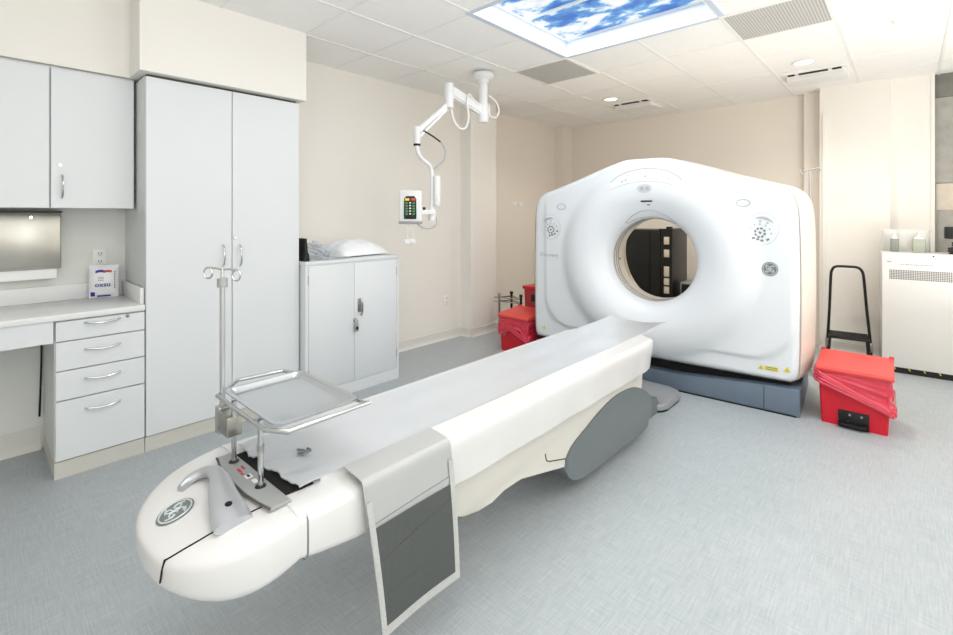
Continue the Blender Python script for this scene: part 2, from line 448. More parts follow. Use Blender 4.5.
for x0, lab in ((-2.79, 'white slot air diffuser with dark slot, farther left, above scanner top'), (-0.965, 'white slot air diffuser with dark slot at right, beside the brighter downlight')):
    t = thing('slot_diffuser', lab, 'vent', (x0+.3, 5.63, ZC), 0, 'slot diffusers')
    obj('diffuser_frame', MB().box(x0+.06, x0+.56, 5.42, 5.90, ZC-.012, ZC, .003), 'grid', t, smooth=False)
    obj('dark_slot', MB().box(x0+.10, x0+.52, 5.44, 5.50, ZC-.016, ZC-.010), 'ventdark', t, smooth=False)
    p = MB(); p.prism([(5.52, ZC-.012), (5.515, ZC-.06), (5.525, ZC-.062), (5.89, ZC-.035), (5.89, ZC-.010)], lambda a, b, c: (c, a, b), x0+.085, x0+.535)
    obj('deflector_plate', p, 'grid', t, smooth=False)
    b = MB()
    for k in range(2): b.box(x0+.16+k*.26, x0+.19+k*.26, 5.435, 5.505, ZC-.018, ZC-.014)
    objs('slot_bracket', b, 'grid', t, smooth=False)
for x, y, lab in ((-.684, 5.107, 'round recessed downlight at upper right, in front of the right diffuser'), (-2.593, 5.177, 'round recessed downlight at left, in front of the far diffuser')):
    t = thing('recessed_downlight', lab, 'ceiling light', (x, y, ZC), 0, 'recessed downlights')
    obj('trim_ring', MB().lathe([(.085, 0), (.095, -.004), (.09, -.010), (.075, -.008), (.07, 0)], (x, y, ZC), 32), 'grid', t)
    obj('lens', MB().lathe([(.001, -.005), (.07, -.004), (.07, 0), (.001, 0)], (x, y, ZC), 32), 'lampglow', t)
    sl = bpy.data.lights.new('downlight_lamp', 'SPOT'); sl.energy = 75; sl.spot_size = 2.5; sl.spot_blend = .9; sl.color = (1, .92, .82); sl.shadow_soft_size = .12
    so = bpy.data.objects.new('downlight_lamp', sl); COL.objects.link(so); so.location = (x, y, ZC-.03)
t = thing('smoke_detector', 'small round white detector disc on the ceiling at upper right', 'smoke detector', (-.036, 4.468, ZC))
obj('detector_body', MB().lathe([(.001, -.022), (.03, -.022), (.04, -.015), (.048, -.004), (.05, 0)], (-.036, 4.468, ZC), 28), 'grid', t)
obj('detector_ring', MB().lathe([(.05, 0), (.058, -.002), (.058, -.005), (.05, -.006)], (-.036, 4.468, ZC), 28), 'ceil', t)

# ------------------------------------------------------------------ cabinetry on the left
XF = -3.41
def bow_handle_y(mb, y0, y1, z, x, out=.032, r=.0055):
    p = catmull([(x, y0, z), (x+out*.55, y0+.012, z), (x+out, (y0+y1)/2, z-.006), (x+out*.55, y1-.012, z), (x, y1, z)], 6)
    return mb.tube(p, r, 8)
def bow_handle_z(mb, z0, z1, y, x, out=.035, r=.0055):
    p = catmull([(x, y, z0), (x+out*.6, y, z0+.014), (x+out, y, (z0+z1)/2), (x+out*.6, y, z1-.014), (x, y, z1)], 6)
    return mb.tube(p, r, 8)
def cam_lock(x, y, z, parent, r=.012):
    m = MB().lathe([(.0005, .006), (r*.8, .006), (r, .003), (r, 0)], (x, y, z), 16, 'x')
    m.box(x+.006, x+.0075, y-.0015, y+.0015, z-r*.5, z+r*.5)
    return obj('lock', m, 'chrome', parent)

t = thing('drawer_cabinet', 'white laminate base cabinet with four drawers under the counter end', 'cabinet', (-3.68, .515, 0))
obj('carcass', MB().box(XW+.01, XF-.022, .312, .722, .095, .868, .001), 'lam_edge', t, smooth=False)
obj('plinth', MB().box(XW+.01, XF-.012, .312, .722, 0, .092), 'plinth', t, smooth=False)
dz = [(.756, .862, .843), (.594, .749, .695), (.431, .587, .531), (.100, .424, .361)]
for i, (a, b, hz) in enumerate(dz):
    d = obj('drawer', MB().box(XF-.02, XF, .317, .720, a, b, .0015), 'lam', t, smooth=False, label='deep bottom drawer' if i == 3 else ('top drawer with lock' if i == 0 else None))
    obj('handle', bow_handle_y(MB(), .44, .60, hz, XF), 'chrome', d)
    if i == 0: cam_lock(XF, .635, .850, d, .011)
t = thing('desk_apron_drawer', 'shallow white drawer front over the knee space, left of the drawer stack', 'drawer', (-3.6, -.1, .75))
obj('drawer_front', MB().box(XF-.02, XF, -.55, .308, .752, .8715, .0015), 'lam', t, smooth=False)
obj('drawer_box', MB().box(XW+.02, XF-.021, -.54, .307, .76, .8715), 'lam_edge', t, smooth=False)
t = thing('countertop', 'white countertop with backsplash and side splash at left', 'countertop', (-3.68, -.2, .87))
obj('slab', MB().box(XW, XF+.012, -1.2, .722, .872, .906, .004), 'counter', t, angle=30)
obj('backsplash', MB().box(XW, XW+.02, -1.2, .722, .906, 1.005, .003), 'counter', t, angle=30)
obj('side_splash', MB().box(XW+.02, XF-.02, .702, .722, .906, 1.005, .003), 'counter', t, angle=30)
tag(obj('cable', MB().tube(catmull([(-3.957, .303, .74), (-3.957, .300, .5), (-3.957, .296, .33), (-3.957, .292, .2)], 6), .005, 8), 'black', loc=(-3.957, .3, .2)), 'thin black cable hanging down in the knee space under the counter', 'cable')  # black tube stands in for the dark gap beside the drawer unit

t = thing('wall_cabinet', 'white two-door wall cabinet hung above the counter', 'cabinet', (-3.8, .3, 1.488))
obj('carcass', MB().box(XW, -3.652, -.09, .715, 1.49, 2.316), 'lam_edge', t, smooth=False)
obj('shadow_strip', MB().box(XW, -3.66, -.09, .70, 2.30, 2.318), 'gap', t, smooth=False)
d = obj('door', MB().box(-3.65, -3.63, -.085, .309, 1.492, 2.302, .0015), 'lam', t, smooth=False)
obj('handle', bow_handle_z(MB(), 1.549, 1.684, -.04, -3.63), 'chrome', d)
d = obj('door', MB().box(-3.65, -3.63, .317, .708, 1.492, 2.302, .0015), 'lam', t, smooth=False)
obj('handle', bow_handle_z(MB(), 1.549, 1.684, .365, -3.63), 'chrome', d)
cam_lock(-3.63, .356, 1.741, d, .012)

t = thing('tall_cabinet', 'full-height white two-door cabinet beside the counter', 'cabinet', (-3.68, 1.21, 0))
obj('carcass', MB().box(XW+.002, XF-.022, .726, 1.702, .095, 2.30), 'lam_edge', t, smooth=False)
obj('plinth', MB().box(XW+.002, XF-.012, .726, 1.702, 0, .092), 'plinth', t, smooth=False)
obj('shadow_strip', MB().box(XW+.002, XF-.03, .74, 1.69, 2.30, 2.318), 'gap', t, smooth=False)
d = obj('door', MB().box(XF-.02, XF, .728, 1.219, .098, 2.298, .0015), 'lam', t, smooth=False)
obj('handle', bow_handle_z(MB(), 1.105, 1.247, 1.163, XF), 'chrome', d)
d = obj('door', MB().box(XF-.02, XF, 1.224, 1.701, .098, 2.298, .0015), 'lam', t, smooth=False)
obj('handle', bow_handle_z(MB(), 1.096, 1.242, 1.272, XF), 'chrome', d)
cam_lock(XF, 1.24, 1.295, d, .012)

t = thing('paper_towel_dispenser', 'stainless steel paper towel dispenser on the wall above the counter', 'dispenser', (-3.89, .2, 1.1))
obj('dispenser_body', MB().box(XW-.002, -3.86, .06, .385, 1.12, 1.465, .004), 'steel', t, angle=30)
obj('front_cover', MB().box(-3.86, -3.838, .07, .380, 1.135, 1.452, .006), 'steel', t, angle=30)
obj('top_hinge', MB().box(XW, -3.832, .058, .388, 1.465, 1.474, .002), 'gap', t)
cam_lock(-3.838, .246, 1.436, t, .011)
obj('paper_towel', MB().box(-3.93, -3.87, .06, .365, 1.06, 1.12, .004), 'towel', t, angle=30)

def outlet(y, z, lab, x=XW, cat='electrical outlet', two=True):
    t = thing('wall_outlet', lab, cat, (x, y, z), 0)
    obj('cover_plate', MB().box(x, x+.007, y-.036, y+.036, z-.058, z+.058, .003), 'outlet', t, angle=30)
    if two:
        for dz_ in (-.025, .025):
            s = obj('socket', MB().box(x+.006, x+.010, y-.017, y+.017, z+dz_-.016, z+dz_+.016, .002), 'outlet', t, angle=30)
            h = MB()
            for dy in (-.007, .007): h.box(x+.0095, x+.0107, y+dy-.0022, y+dy+.0022, z+dz_-.002, z+dz_+.010)
            h.cyl((x+.0095, y, z+dz_-.009), (x+.0107, y, z+dz_-.009), .003, 8)
            obj('slot', h, 'outlet_hole', s)
    return t
outlet(.588, 1.165, 'white duplex outlet on the wall behind the wipes packet')
outlet(3.773, .456, 'white outlet low on the left wall, near the pillar')
t = thing('wall_plate_pair', 'pair of small white wall plates on the far left wall', 'wall plate', (-4.08, 5.3, 1.59))
for y in (5.22, 5.36): obj('cover_plate', MB().box(-4.08, -4.073, y-.055, y+.055, 1.56, 1.63, .003), 'outlet', t, angle=30)

# wipes packet on the counter
t = thing('wipes_packet', 'white soft packet of wipes with purple and red print on the counter', 'wipes packet', (-3.895, .60, .906), math.radians(-10))
def pk(u, v, s):
    b = math.sin(PI*min(1, max(0, v*1.06-.03)))**.5*math.sin(PI*min(1, max(0, u*1.04-.02)))**.4
    return ((.006+.034*b)*s, (u-.5)*.155, .001+v*.215)
m = MB()
m.grid(lambda u, v: pk(u, v, 1), 22, 24); m.grid(lambda u, v: pk(u, v, -1), 22, 24)
bmesh.ops.remove_doubles(m.bm, verts=m.bm.verts[:], dist=.0005)
pb = obj('packet_body', m, 'packet', t, local=True, angle=60)
def on_pk(a, b, u0, v0): 
    u = u0+a/.155; v = v0+b/.215
    p = pk(u, v, 1); return (p[0]+.0025, p[1], p[2])
def patch(u0, v0, w, h, curve=0):
    return MB().grid(lambda u, v: on_pk((u-.5)*w, (v-.5)*h+curve*math.sin(PI*u), u0, v0), 10, 4)
obj('print_band', patch(.38, .80, .05, .016, .006), 'purple', t, local=True)
obj('print_band', patch(.62, .80, .045, .014, .003), 'redink', t, local=True)
obj('print_lettering', text_mb('oxsu', .042, lambda a, b: on_pk(a, b, .46, .41), True), 'purple', t, local=True)
obj('print_band', patch(.5, .06, .07, .010), 'purple', t, local=True)
obj('print_square', patch(.13, .13, .022, .028), 'purple', t, local=True)
m = MB()
for k in range(3): m.grid(lambda u, v, k=k: on_pk((u-.5)*.03, (v-.5)*.003-k*.010, .40, .64), 4, 2)
obj('print_lines', m, 'ink', t, local=True)
m = MB()
for k in range(7): m.grid(lambda u, v, k=k: on_pk((u-.5)*.006, (v-.5)*.010-k*.017, .86, .78), 3, 2)
obj('side_print', m, 'ink', t, local=True)

# ------------------------------------------------------------------ low storage cabinet + things on it
XC = -3.33
t = thing('storage_cabinet', 'low white metal two-door storage cabinet with pillow on top', 'cabinet', (-3.6, 2.15, 0))
m = MB(); m.box(XW+.012, XC-.004, 1.714, 2.588, 0, 1.075, .004)
obj('cabinet_body', m, 'lam', t, angle=30)
f = MB()
f.box(XC-.004, XC, 1.712, 1.733, 0, 1.065); f.box(XC-.004, XC, 2.567, 2.59, 0, 1.065); f.box(XC-.004, XC, 1.733, 2.567, .0, .092)
obj('face_frame', f, 'lam', t, angle=30)
obj('cabinet_top', MB().box(XW+.012, XC+.005, 1.709, 2.595, 1.066, 1.094, .004), 'lam', t, angle=30)
d1 = obj('door', MB().box(XC-.006, XC+.002, 1.737, 2.131, .096, 1.058, .002), 'lam', t, angle=30)
d2 = obj('door', MB().box(XC-.006, XC+.002, 2.137, 2.563, .096, 1.058, .002), 'lam', t, angle=30)
f = MB(); f.box(XC-.012, XC-.005, 1.73, 2.57, .088, 1.066); obj('door_gap', f, 'gap', t, smooth=False)
h = MB(); h.box(XC+.002, XC+.008, 2.165, 2.196, .65, .76, .003)
obj('handle_plate', h, 'steel', d2, angle=30)
h = MB(); h.tube(catmull([(XC+.008, 2.181, .76), (XC+.034, 2.183, .75), (XC+.038, 2.186, .69), (XC+.03, 2.186, .63), (XC+.012, 2.186, .632)], 5), .008, 8)
obj('handle', h, 'chrome', d2)
for z in (.92, .20):
    h = MB(); h.cyl((XC+.002, 1.735, z), (XC+.002, 1.735, z+.07), .0035, 8); obj('hinge', h, 'steel', d1)
    h = MB(); h.cyl((XC+.002, 2.565, z), (XC+.002, 2.565, z+.07), .0035, 8); obj('hinge', h, 'steel', d2)
h = MB(); h.box(XC+.002, XC+.010, 2.125, 2.155, .575, .605, .002); obj('hasp', h, 'steel', d2, angle=30)
t = thing('padlock', 'small grey padlock hanging on the storage cabinet doors', 'padlock', (XC+.020, 2.142, .50))
obj('lock_body', MB().box(XC+.011, XC+.032, 2.124, 2.160, .50, .555, .006), 'greypanel', t)
obj('shackle', MB().tube(catmull([(XC+.021, 2.131, .55), (XC+.021, 2.131, .58), (XC+.021, 2.142, .595), (XC+.021, 2.153, .58), (XC+.021, 2.153, .55)], 5), .004, 8), 'chrome', t)
obj('dial', MB().lathe([(.0005, .004), (.011, .004), (.013, 0)], (XC+.032, 2.142, .527), 16, 'x'), 'black', t)
# pillow
t = thing('pillow', 'plump white pillow lying on the storage cabinet', 'pillow', (-3.62, 2.30, 1.095), math.radians(8))
def pil(u, v, s):
    x = 2*u-1; y = 2*v-1
    b = max(0, (1-abs(x)**2.6)*(1-abs(y)**2.6))**.55
    px = x*.20*(1-.10*(1-abs(y))**1 * 0 - .07*(1-y*y)); py = y*.27*(1-.07*(1-x*x))
    wr = .006*math.sin(9*x+3*y)+.005*math.sin(13*y-4*x)
    return (px, py, .012+(b*(.125 if s > 0 else .011)+wr*b*(1 if s > 0 else 0))*(1 if s > 0 else -1))
m = MB(); m.grid(lambda u, v: pil(u, v, 1), 30, 36); m.grid(lambda u, v: pil(u, v, -1), 30, 36)
bmesh.ops.remove_doubles(m.bm, verts=m.bm.verts[:], dist=.0008)
pl = obj('pillow_body', m, 'fabric', t, local=True, angle=80)
m = MB()
def fold(u, v):
    p = pil(.02+.96*u, .70+.012*math.sin(7*u), 1); return (p[0], p[1]+(v-.5)*.012, p[2]+.004*math.sin(PI*v))
m.grid(fold, 26, 5); obj('case_seam', m, 'fabric', t, local=True)
# translucent bag
t = thing('plastic_bag', 'crumpled clear plastic bag beside the pillow, on the storage cabinet', 'bag', (-3.53, 1.90, 1.0945))
m = MB(); bmesh.ops.create_icosphere(m.bm, subdivisions=4, radius=1)
for v in m.bm.verts:
    n = .16*math.sin(7*v.co.x+3*v.co.z)+.14*math.sin(9*v.co.y-5*v.co.x)+.10*math.sin(15*v.co.z+11*v.co.y)
    k = 1+n*.7
    v.co = Vector((v.co.x*.11*k, v.co.y*.095*k, max(.0, .055+v.co.z*.075*k)))
obj('bag_film', m, 'bagfilm', t, local=True, angle=30)
m = MB(); m.tube(catmull([(.02, .0, .03), (.05, .03, .05), (.02, .06, .06), (-.02, .03, .05), (.03, -.02, .035)], 6), .008, 8)
obj('coiled_tubing', m, 'ink_light', t, local=True)
m = MB()
def bagtail(u, v): return (.10+.10*u, .0+(v-.5)*.12*(1+u)+.09*u, .012+.02*math.sin(6*v+3*u)*(1-u)+.02*(1-u))
m.grid(bagtail, 10, 12); obj('bag_neck', m, 'bagfilm', t, local=True)
# dark stand at the left of it
t = thing('tablet_stand', 'thin black stand standing on the storage cabinet, edge on, beside the tall cabinet', 'stand', (-3.44, 1.745, 1.0945))
m = MB(); m.prism([(1.726, 1.0945), (1.768, 1.0945), (1.768, 1.104), (1.757, 1.110), (1.745, 1.27), (1.732, 1.27)], lambda a, b, c: (c, a, b), -3.50, -3.37, .002)
obj('stand_panel', m, 'black', t, angle=30)
m = MB(); m.tube([(-3.385, 1.752, 1.17), (-3.385, 1.765, 1.15), (-3.385, 1.768, 1.104)], .005, 8)
obj('stand_foot', m, 'black', t)

# ------------------------------------------------------------------ ceiling arm with injector console
t = thing('ceiling_arm', 'white jointed arm hanging from a round ceiling mount, holding the console', 'support arm', (-3.0, 3.35, ZC))
m = MB(); m.lathe([(.001, 0), (.03, 0), (.03, -.02), (.098, -.022), (.104, -.045), (.095, -.062), (.056, -.085), (.05, -.12), (.001, -.12)], (-3.0, 3.35, ZC), 28)
obj('ceiling_mount', m, 'boom', t)
m = MB(); m.cyl((-3.0, 3.35, 2.75), (-3.0, 3.35, 2.50), .042, 20)
obj('column', m, 'boom', t)
m = MB(); m.lathe([(.001, .05), (.045, .05), (.05, .03), (.05, -.12), (.04, -.14), (.001, -.14)], (-3.0, 3.35, 2.48), 20)
m.lathe([(.001, .015), (.053, .015), (.053, -.01), (.001, -.01)], (-3.0, 3.35, 2.47), 20)
obj('pivot_joint', m, 'boom', t)
def beam(a, b, w, h, ang=0):
    a = Vector(a); b = Vector(b); d = (b-a).normalized(); sd = d.cross(Vector((0, 0, 1))).normalized(); up = sd.cross(d)
    pts = [(-w, -h), (w, -h), (w, h), (-w, h)]
    mb = MB(); mb.ring_faces([[p + sd*u + up*v for u, v in pts] for p in (a, b)])
    bmesh.ops.bevel(mb.bm, geom=mb.bm.edges[:], offset=min(w, h)*.4, segments=3, affect='EDGES')
    return mb
obj('upper_arm', beam((-3.0, 3.35, 2.44), (-3.05, 2.95, 2.58), .032, .048), 'boom', t)
m = MB(); m.cyl((-3.05, 2.94, 2.64), (-3.05, 2.94, 2.42), .043, 20)
obj('elbow_joint', m, 'boom', t)
m = beam((-3.05, 2.94, 2.46), (-3.15, 2.66, 2.19), .026, .020); obj('lower_arm', m, 'boom', t)
m = beam((-3.058, 2.92, 2.405), (-3.145, 2.67, 2.135), .016, .012); obj('spring_rod', m, 'boom', t)
m = MB(); m.cyl((-3.15, 2.65, 2.22), (-3.15, 2.65, 2.07), .030, 18); obj('wrist_joint', m, 'boom', t)
m = MB(); m.cyl((-3.15, 2.65, 2.072), (-3.15, 2.65, 2.055), .031, 18); obj('joint_band', m, 'black', t)
m = MB(); m.tube(catmull([(-3.15, 2.65, 2.06), (-3.15, 2.66, 2.00), (-3.16, 2.72, 1.945), (-3.17, 2.80, 1.91), (-3.18, 2.84, 1.87), (-3.18, 2.852, 1.80), (-3.18, 2.852, 1.46)], 8), .019, 12)
obj('drop_tube', m, 'boom', t)
m = MB(); m.lathe([(.001, .0), (.028, .0), (.032, .01), (.032, .26), (.028, .27), (.001, .27)], (-3.14, 2.875, 1.535), 18); obj('tube_sleeve', m, 'boom', t)
m = MB(); m.cyl((-3.18, 2.852, 1.50), (-3.18, 2.852, 1.40), .034, 16); m.box(-3.21, -3.135, 2.675, 2.85, 1.455, 1.495, .006); obj('console_bracket', m, 'boom', t)
m = MB(); m.cyl((-3.165, 2.745, 1.47), (-3.165, 2.745, 1.52), .013, 10); obj('clamp_knob', m, 'black', t)
m = MB(); m.tube(catmull([(-3.04, 2.955, 2.43), (-3.03, 2.985, 2.31), (-3.01, 3.04, 2.245), (-2.99, 3.10, 2.26), (-2.985, 3.13, 2.36), (-2.985, 3.11, 2.48), (-2.985, 3.13, 2.565), (-2.985, 3.20, 2.53), (-2.985, 3.30, 2.46)], 8), .010, 8)
obj('cable_loop', m, 'cablewhite', t)
m = MB(); m.tube(catmull([(-2.96, 3.38, 2.60), (-2.93, 3.45, 2.55), (-2.93, 3.50, 2.47), (-2.94, 3.47, 2.40), (-2.96, 3.40, 2.41), (-2.95, 3.38, 2.50)], 8), .009, 8)
obj('cable_coil', m, 'cablewhite', t)
m = MB(); m.tube(catmull([(-3.12, 2.70, 2.19), (-3.10, 2.79, 2.15), (-3.09, 2.87, 2.11)], 6), .008, 8); obj('black_connector', m, 'black', t)
m = MB(); m.tube(catmull([(-3.09, 2.87, 2.11), (-3.09, 2.93, 2.04), (-3.11, 2.93, 1.95), (-3.15, 2.88, 1.89), (-3.17, 2.86, 1.85)], 8), .006, 8); obj('thin_cable', m, 'ink_light', t)
m = MB(); m.tube(catmull([(-3.16, 2.64, 1.39), (-3.14, 2.70, 1.34), (-3.14, 2.80, 1.33), (-3.15, 2.88, 1.37), (-3.16, 2.88, 1.44)], 8), .006, 8); obj('console_cable', m, 'ink_light', t)

t = thing('injector_console', 'white handheld-size control console with green keypad hanging on the arm', 'control console', (-3.20, 2.62, 1.38), YAW)
m = MB(); m.box(-.097, .097, -.028, .03, 0, .285, .012, 3); obj('console_case', m, 'boom', t, local=True)
m = MB(); m.box(-.102, .102, -.034, .03, -.008, .018, .008); obj('lower_trim', m, 'greypanel', t, local=True)
m = MB(); m.prism([(-.052, .035), (.052, .035), (.055, .06), (.052, .21), (.035, .235), (-.035, .235), (-.052, .21), (-.055, .06)], lambda a, b, c: (a, c, b), -.034, -.028); scr = obj('keypad', m, 'screen', t, local=True)
m = MB(); m.box(-.044, -.008, -.037, -.033, .195, .215, .002); obj('yellow_key', m, 'btnyellow', scr, local=True)
m = MB(); m.box(.008, .044, -.037, -.033, .195, .215, .002); obj('red_key', m, 'btnred', scr, local=True)
m = MB()
for k in range(5):
    for s in (-1, 1): m.box(s*.031-.011, s*.031+.011, -.037, -.033, .070+k*.024, .086+k*.024, .002)
objs('green_key', m, 'btngreen', scr, local=True)
m = MB()
for k in range(5): m.box(-.008, .008, -.037, -.033, .074+k*.024, .086+k*.024, .002)
objs('white_key', m, 'outlet', scr, local=True)
m = MB(); m.box(-.050, .050, -.037, -.033, .040, .060, .002); obj('display_strip', m, 'black', scr, local=True)
m = MB()
for k in (-.06, .0, .06): m.box(k-.01, k+.01, -.01, .015, .28, .292, .003)
objs('top_clip', m, 'boom', t, local=True)
m = MB()
for x in (-.028, .018):
    m.tube(catmull([(x, 0, 0), (x, 0, -.08), (x-.004, 0, -.145)], 5), .004, 8)
    m.box(x-.03, x+.028, -.02, .02, -.19, -.14, .012)
objs('syringe_clip', m, 'boom', t, local=True)

# ------------------------------------------------------------------ CT scanner
GY = math.radians(4)
ct = thing('ct_scanner', 'large white ring-shaped CT scanner gantry on a slate base', 'medical scanner', (-1.607, 3.906, 0), GY)
BZ, BR = 1.063, .358
half = [(0, 1.938), (.16, 1.934), (.33, 1.890), (.62, 1.785), (.88, 1.698), (.99, 1.662), (1.065, 1.59), (1.098, 1.45), (1.108, 1.15), (1.11, .85), (1.106, .5), (1.10, .32), (1.085, .262), (1.04, .240), (.6, .235), (0, .232)]
poly = [(x-.055, z) for x, z in half + [(-x, z) for x, z in reversed(half[1:-1])]]
outl = [(p.x, p.y) for p in catmull([(x, z, 0) for x, z in poly], 10, True)]
pol = sorted((math.atan2(z-BZ, x), math.hypot(x, z-BZ)) for x, z in outl)
def Ro(a):
    a = math.atan2(math.sin(a), math.cos(a))
    lo, hi = 0, len(pol)
    while lo < hi:
        mid = (lo+hi)//2
        if pol[mid][0] < a: lo = mid+1
        else: hi = mid
    a1, r1 = pol[lo % len(pol)]; a0, r0 = pol[lo-1]
    if a1 < a0: a1 += 2*PI
    aa = a if a >= a0 else a+2*PI
    f = (aa-a0)/(a1-a0) if a1 > a0 else 0
    return r0+(r1-r0)*f
KN = [(.358, .085), (.365, .055), (.382, .020), (.42, -.020), (.478, -.055), (.54, -.080), (.61, -.090), (.68, -.082), (.735, -.060), (.78, -.028), (.81, -.008), (.84, 0), (.90, 0), (3, 0)]
def donut(r):
    if r <= KN[0][0]: return KN[0][1]
    for i in range(len(KN)-1):
        if r <= KN[i+1][0]:
            x0, y0 = KN[i]; x1, y1 = KN[i+1]
            xm, ym = KN[max(0, i-1)]; xp_, yp_ = KN[min(len(KN)-1, i+2)]
            m0 = (y1-ym)/(x1-xm); m1 = (yp_-y0)/(xp_-x0); h = x1-x0; q = (r-x0)/h
            return (2*q**3-3*q*q+1)*y0+(q**3-2*q*q+q)*h*m0+(-2*q**3+3*q*q)*y1+(q**3-q*q)*h*m1
    return 0
def sstep(a, b, x):
    q = max(0, min(1, (x-a)/(b-a))); return q*q*(3-2*q)
def gv(u, z, edge=True):
    r = math.hypot(u, z-BZ); v = donut(r)
    # raised plateau with a rounded lower border
    cx, cz, R = .70, .66, .27
    dx = max(0, abs(u)-cx-.04); dz_ = max(0, cz-z)
    d = math.hypot(dx, dz_*1.0)-R
    v += .022*sstep(-.008, .022, d)*sstep(1.75, 1.3, z)*sstep(.75, .86, r)
    if edge:
        e = Ro(math.atan2(z-BZ, u))-r
        if e < .06: v += .06*(1-math.sqrt(max(0, 1-((.06-e)/.06)**2)))
    return v
NT, NR = 200, 64
m = MB()
rows = []
for j in range(NR):
    q = j/(NR-1)
    row = []
    for i in range(NT):
        a = 2*PI*i/NT; R = Ro(a)
        qq = q if q < .5 else 1-(1-q)**1.6/(.5**.6)*1.0
        rr = BR+(R-BR)*(qq if j < NR-1 else 1)
        u = rr*math.cos(a); z = BZ+rr*math.sin(a)
        row.append(Vector((u, gv(u, z), z)))
    rows.append(row)
m.ring_faces(rows, True, False, False)
obj('front_cover', m, 'plastic', ct, local=True, angle=60)
# seam and side shell
def shell(v):
    s = math.sin(PI*min(1, (v-.06)/.87))**.8 if .06 < v < .93 else 0
    sh = .10*max(0, (v-.75)/.2)**2
    out = []
    for i in range(NT):
        a = 2*PI*i/NT; R = Ro(a); u = R*math.cos(a); z = BZ+R*math.sin(a)
        k = 1+(.070*s-.5*sh*.6)/1.1
        out.append(Vector((u*k, v, BZ+(z-BZ)*(1+.012*s-.4*sh if z > .5 else 1))))
    return out
m = MB(); m.ring_faces([[Vector((p.x*.996, p.y, BZ+(p.z-BZ)*.996)) for p in shell(.060)], shell(.068)]+[shell(.085+.865*k/16) for k in range(17)], True, False, False)
obj('side_cover', m, 'plastic_warm', ct, local=True, angle=50)
m = MB(); m.ring_faces([[Vector((p.x*1.0015, p.y, BZ+(p.z-BZ)*1.0015)) for p in shell(.056)], [Vector((p.x*1.0015, p.y, BZ+(p.z-BZ)*1.0015)) for p in shell(.072)]], True, False, False)
obj('cover_seam', m, 'plinth', ct, local=True)
m = MB()
rear = shell(.95)
inner = [Vector((.56*math.cos(2*PI*i/NT), .93, BZ+.56*math.sin(2*PI*i/NT))) for i in range(NT)]
m.ring_faces([rear, inner], True, False, False); obj('rear_cover', m, 'plastic_warm', ct, local=True)
m = MB()
def circ(r, v, n=96): return [Vector((r*math.cos(2*PI*i/n), v, BZ+r*math.sin(2*PI*i/n))) for i in range(n)]
m.ring_faces([circ(.359, .082), circ(.361, .12), circ(.362, .36)], True, False, False); obj('bore_liner', m, 'plastic_warm', ct, local=True)
m = MB()
m.ring_faces([circ(.362, .358), circ(.39, .43), circ(.46, .62), circ(.53, .82), circ(.565, .93)], True, False, False); obj('rear_flare', m, 'plastic_warm', ct, local=True)
for v in (.12, .17, .215):
    m = MB(); m.ring_faces([circ(.3615, v-.006), circ(.355, v-.005), circ(.355, v+.005), circ(.3615, v+.006)], True, False, False)
    obj('bore_ring', m, 'greypanel', ct, local=True)
m = MB(); a = math.radians(185)
m.lathe([(.0005, .004), (.010, .004), (.012, 0)], (-.356, .25, BZ-.02), 14, 'x'); obj('bore_button', m, 'ink', ct, local=True)
# plinth
pz = [(-1.135, 0), (1.05, 0), (1.05, .198), (.80, .185), (.25, .14), (-.35, .14), (-.9, .185), (-1.135, .198)]
m = MB(); m.prism(pz, lambda a, b, c: (a, c, b), .03, .90, .008); pb = obj('base_plinth', m, 'slate', ct, local=True, angle=30)
m = MB(); m.box(.829, .832, .0275, .05, .012, .186); obj('plinth_joint', m, 'black', pb, local=True)
m = MB(); m.box(-1.115, 1.03, .022, .88, .0005, .010); obj('plinth_foot', m, 'black', pb, local=True)
m = MB(); m.box(-1.10, .99, .12, .88, .12, .33); obj('base_chassis', m, 'dark', ct, local=True, smooth=False)

# decals on the front skin
def onskin(u, z, off=.003):
    p = Vector((u, gv(u, z), z)); e = .004
    du = Vector((2*e, gv(u+e, z)-gv(u-e, z), 0)); dz_ = Vector((0, gv(u, z+e)-gv(u, z-e), 2*e))
    n = du.cross(dz_).normalized()
    if n.y > 0: n = -n
    return p+n*off
def skin_tube(pts, r, closed=False, n=6, off=.001):
    return MB().tube([onskin(u, z, off) for u, z in pts], r, n, closed)
def ellipse(cu, cz, a, b, rot=0, n=40):
    out = []
    for k in range(n):
        x = a*math.cos(2*PI*k/n); y = b*math.sin(2*PI*k/n)
        out.append((cu+x*math.cos(rot)-y*math.sin(rot), cz+x*math.sin(rot)+y*math.cos(rot)))
    return out
def skin_disc(cu, cz, a, b, rot=0, off=.003, nr=5, n=40):
    def f(u, v):
        t = 2*PI*u; x = a*v*math.cos(t); y = b*v*math.sin(t)
        return onskin(cu+x*math.cos(rot)-y*math.sin(rot), cz+x*math.sin(rot)+y*math.cos(rot), off)
    return MB().grid(f, n, nr, closed_u=True)
def skin_rect(cu, cz, w, h, rot=0, off=.005, mb=None, nu=3):
    mb = mb or MB()
    def f(u, v):
        x = (u-.5)*w; y = (v-.5)*h
        return onskin(cu+x*math.cos(rot)-y*math.sin(rot), cz+x*math.sin(rot)+y*math.cos(rot), off)
    mb.grid(f, nu, 2); return mb
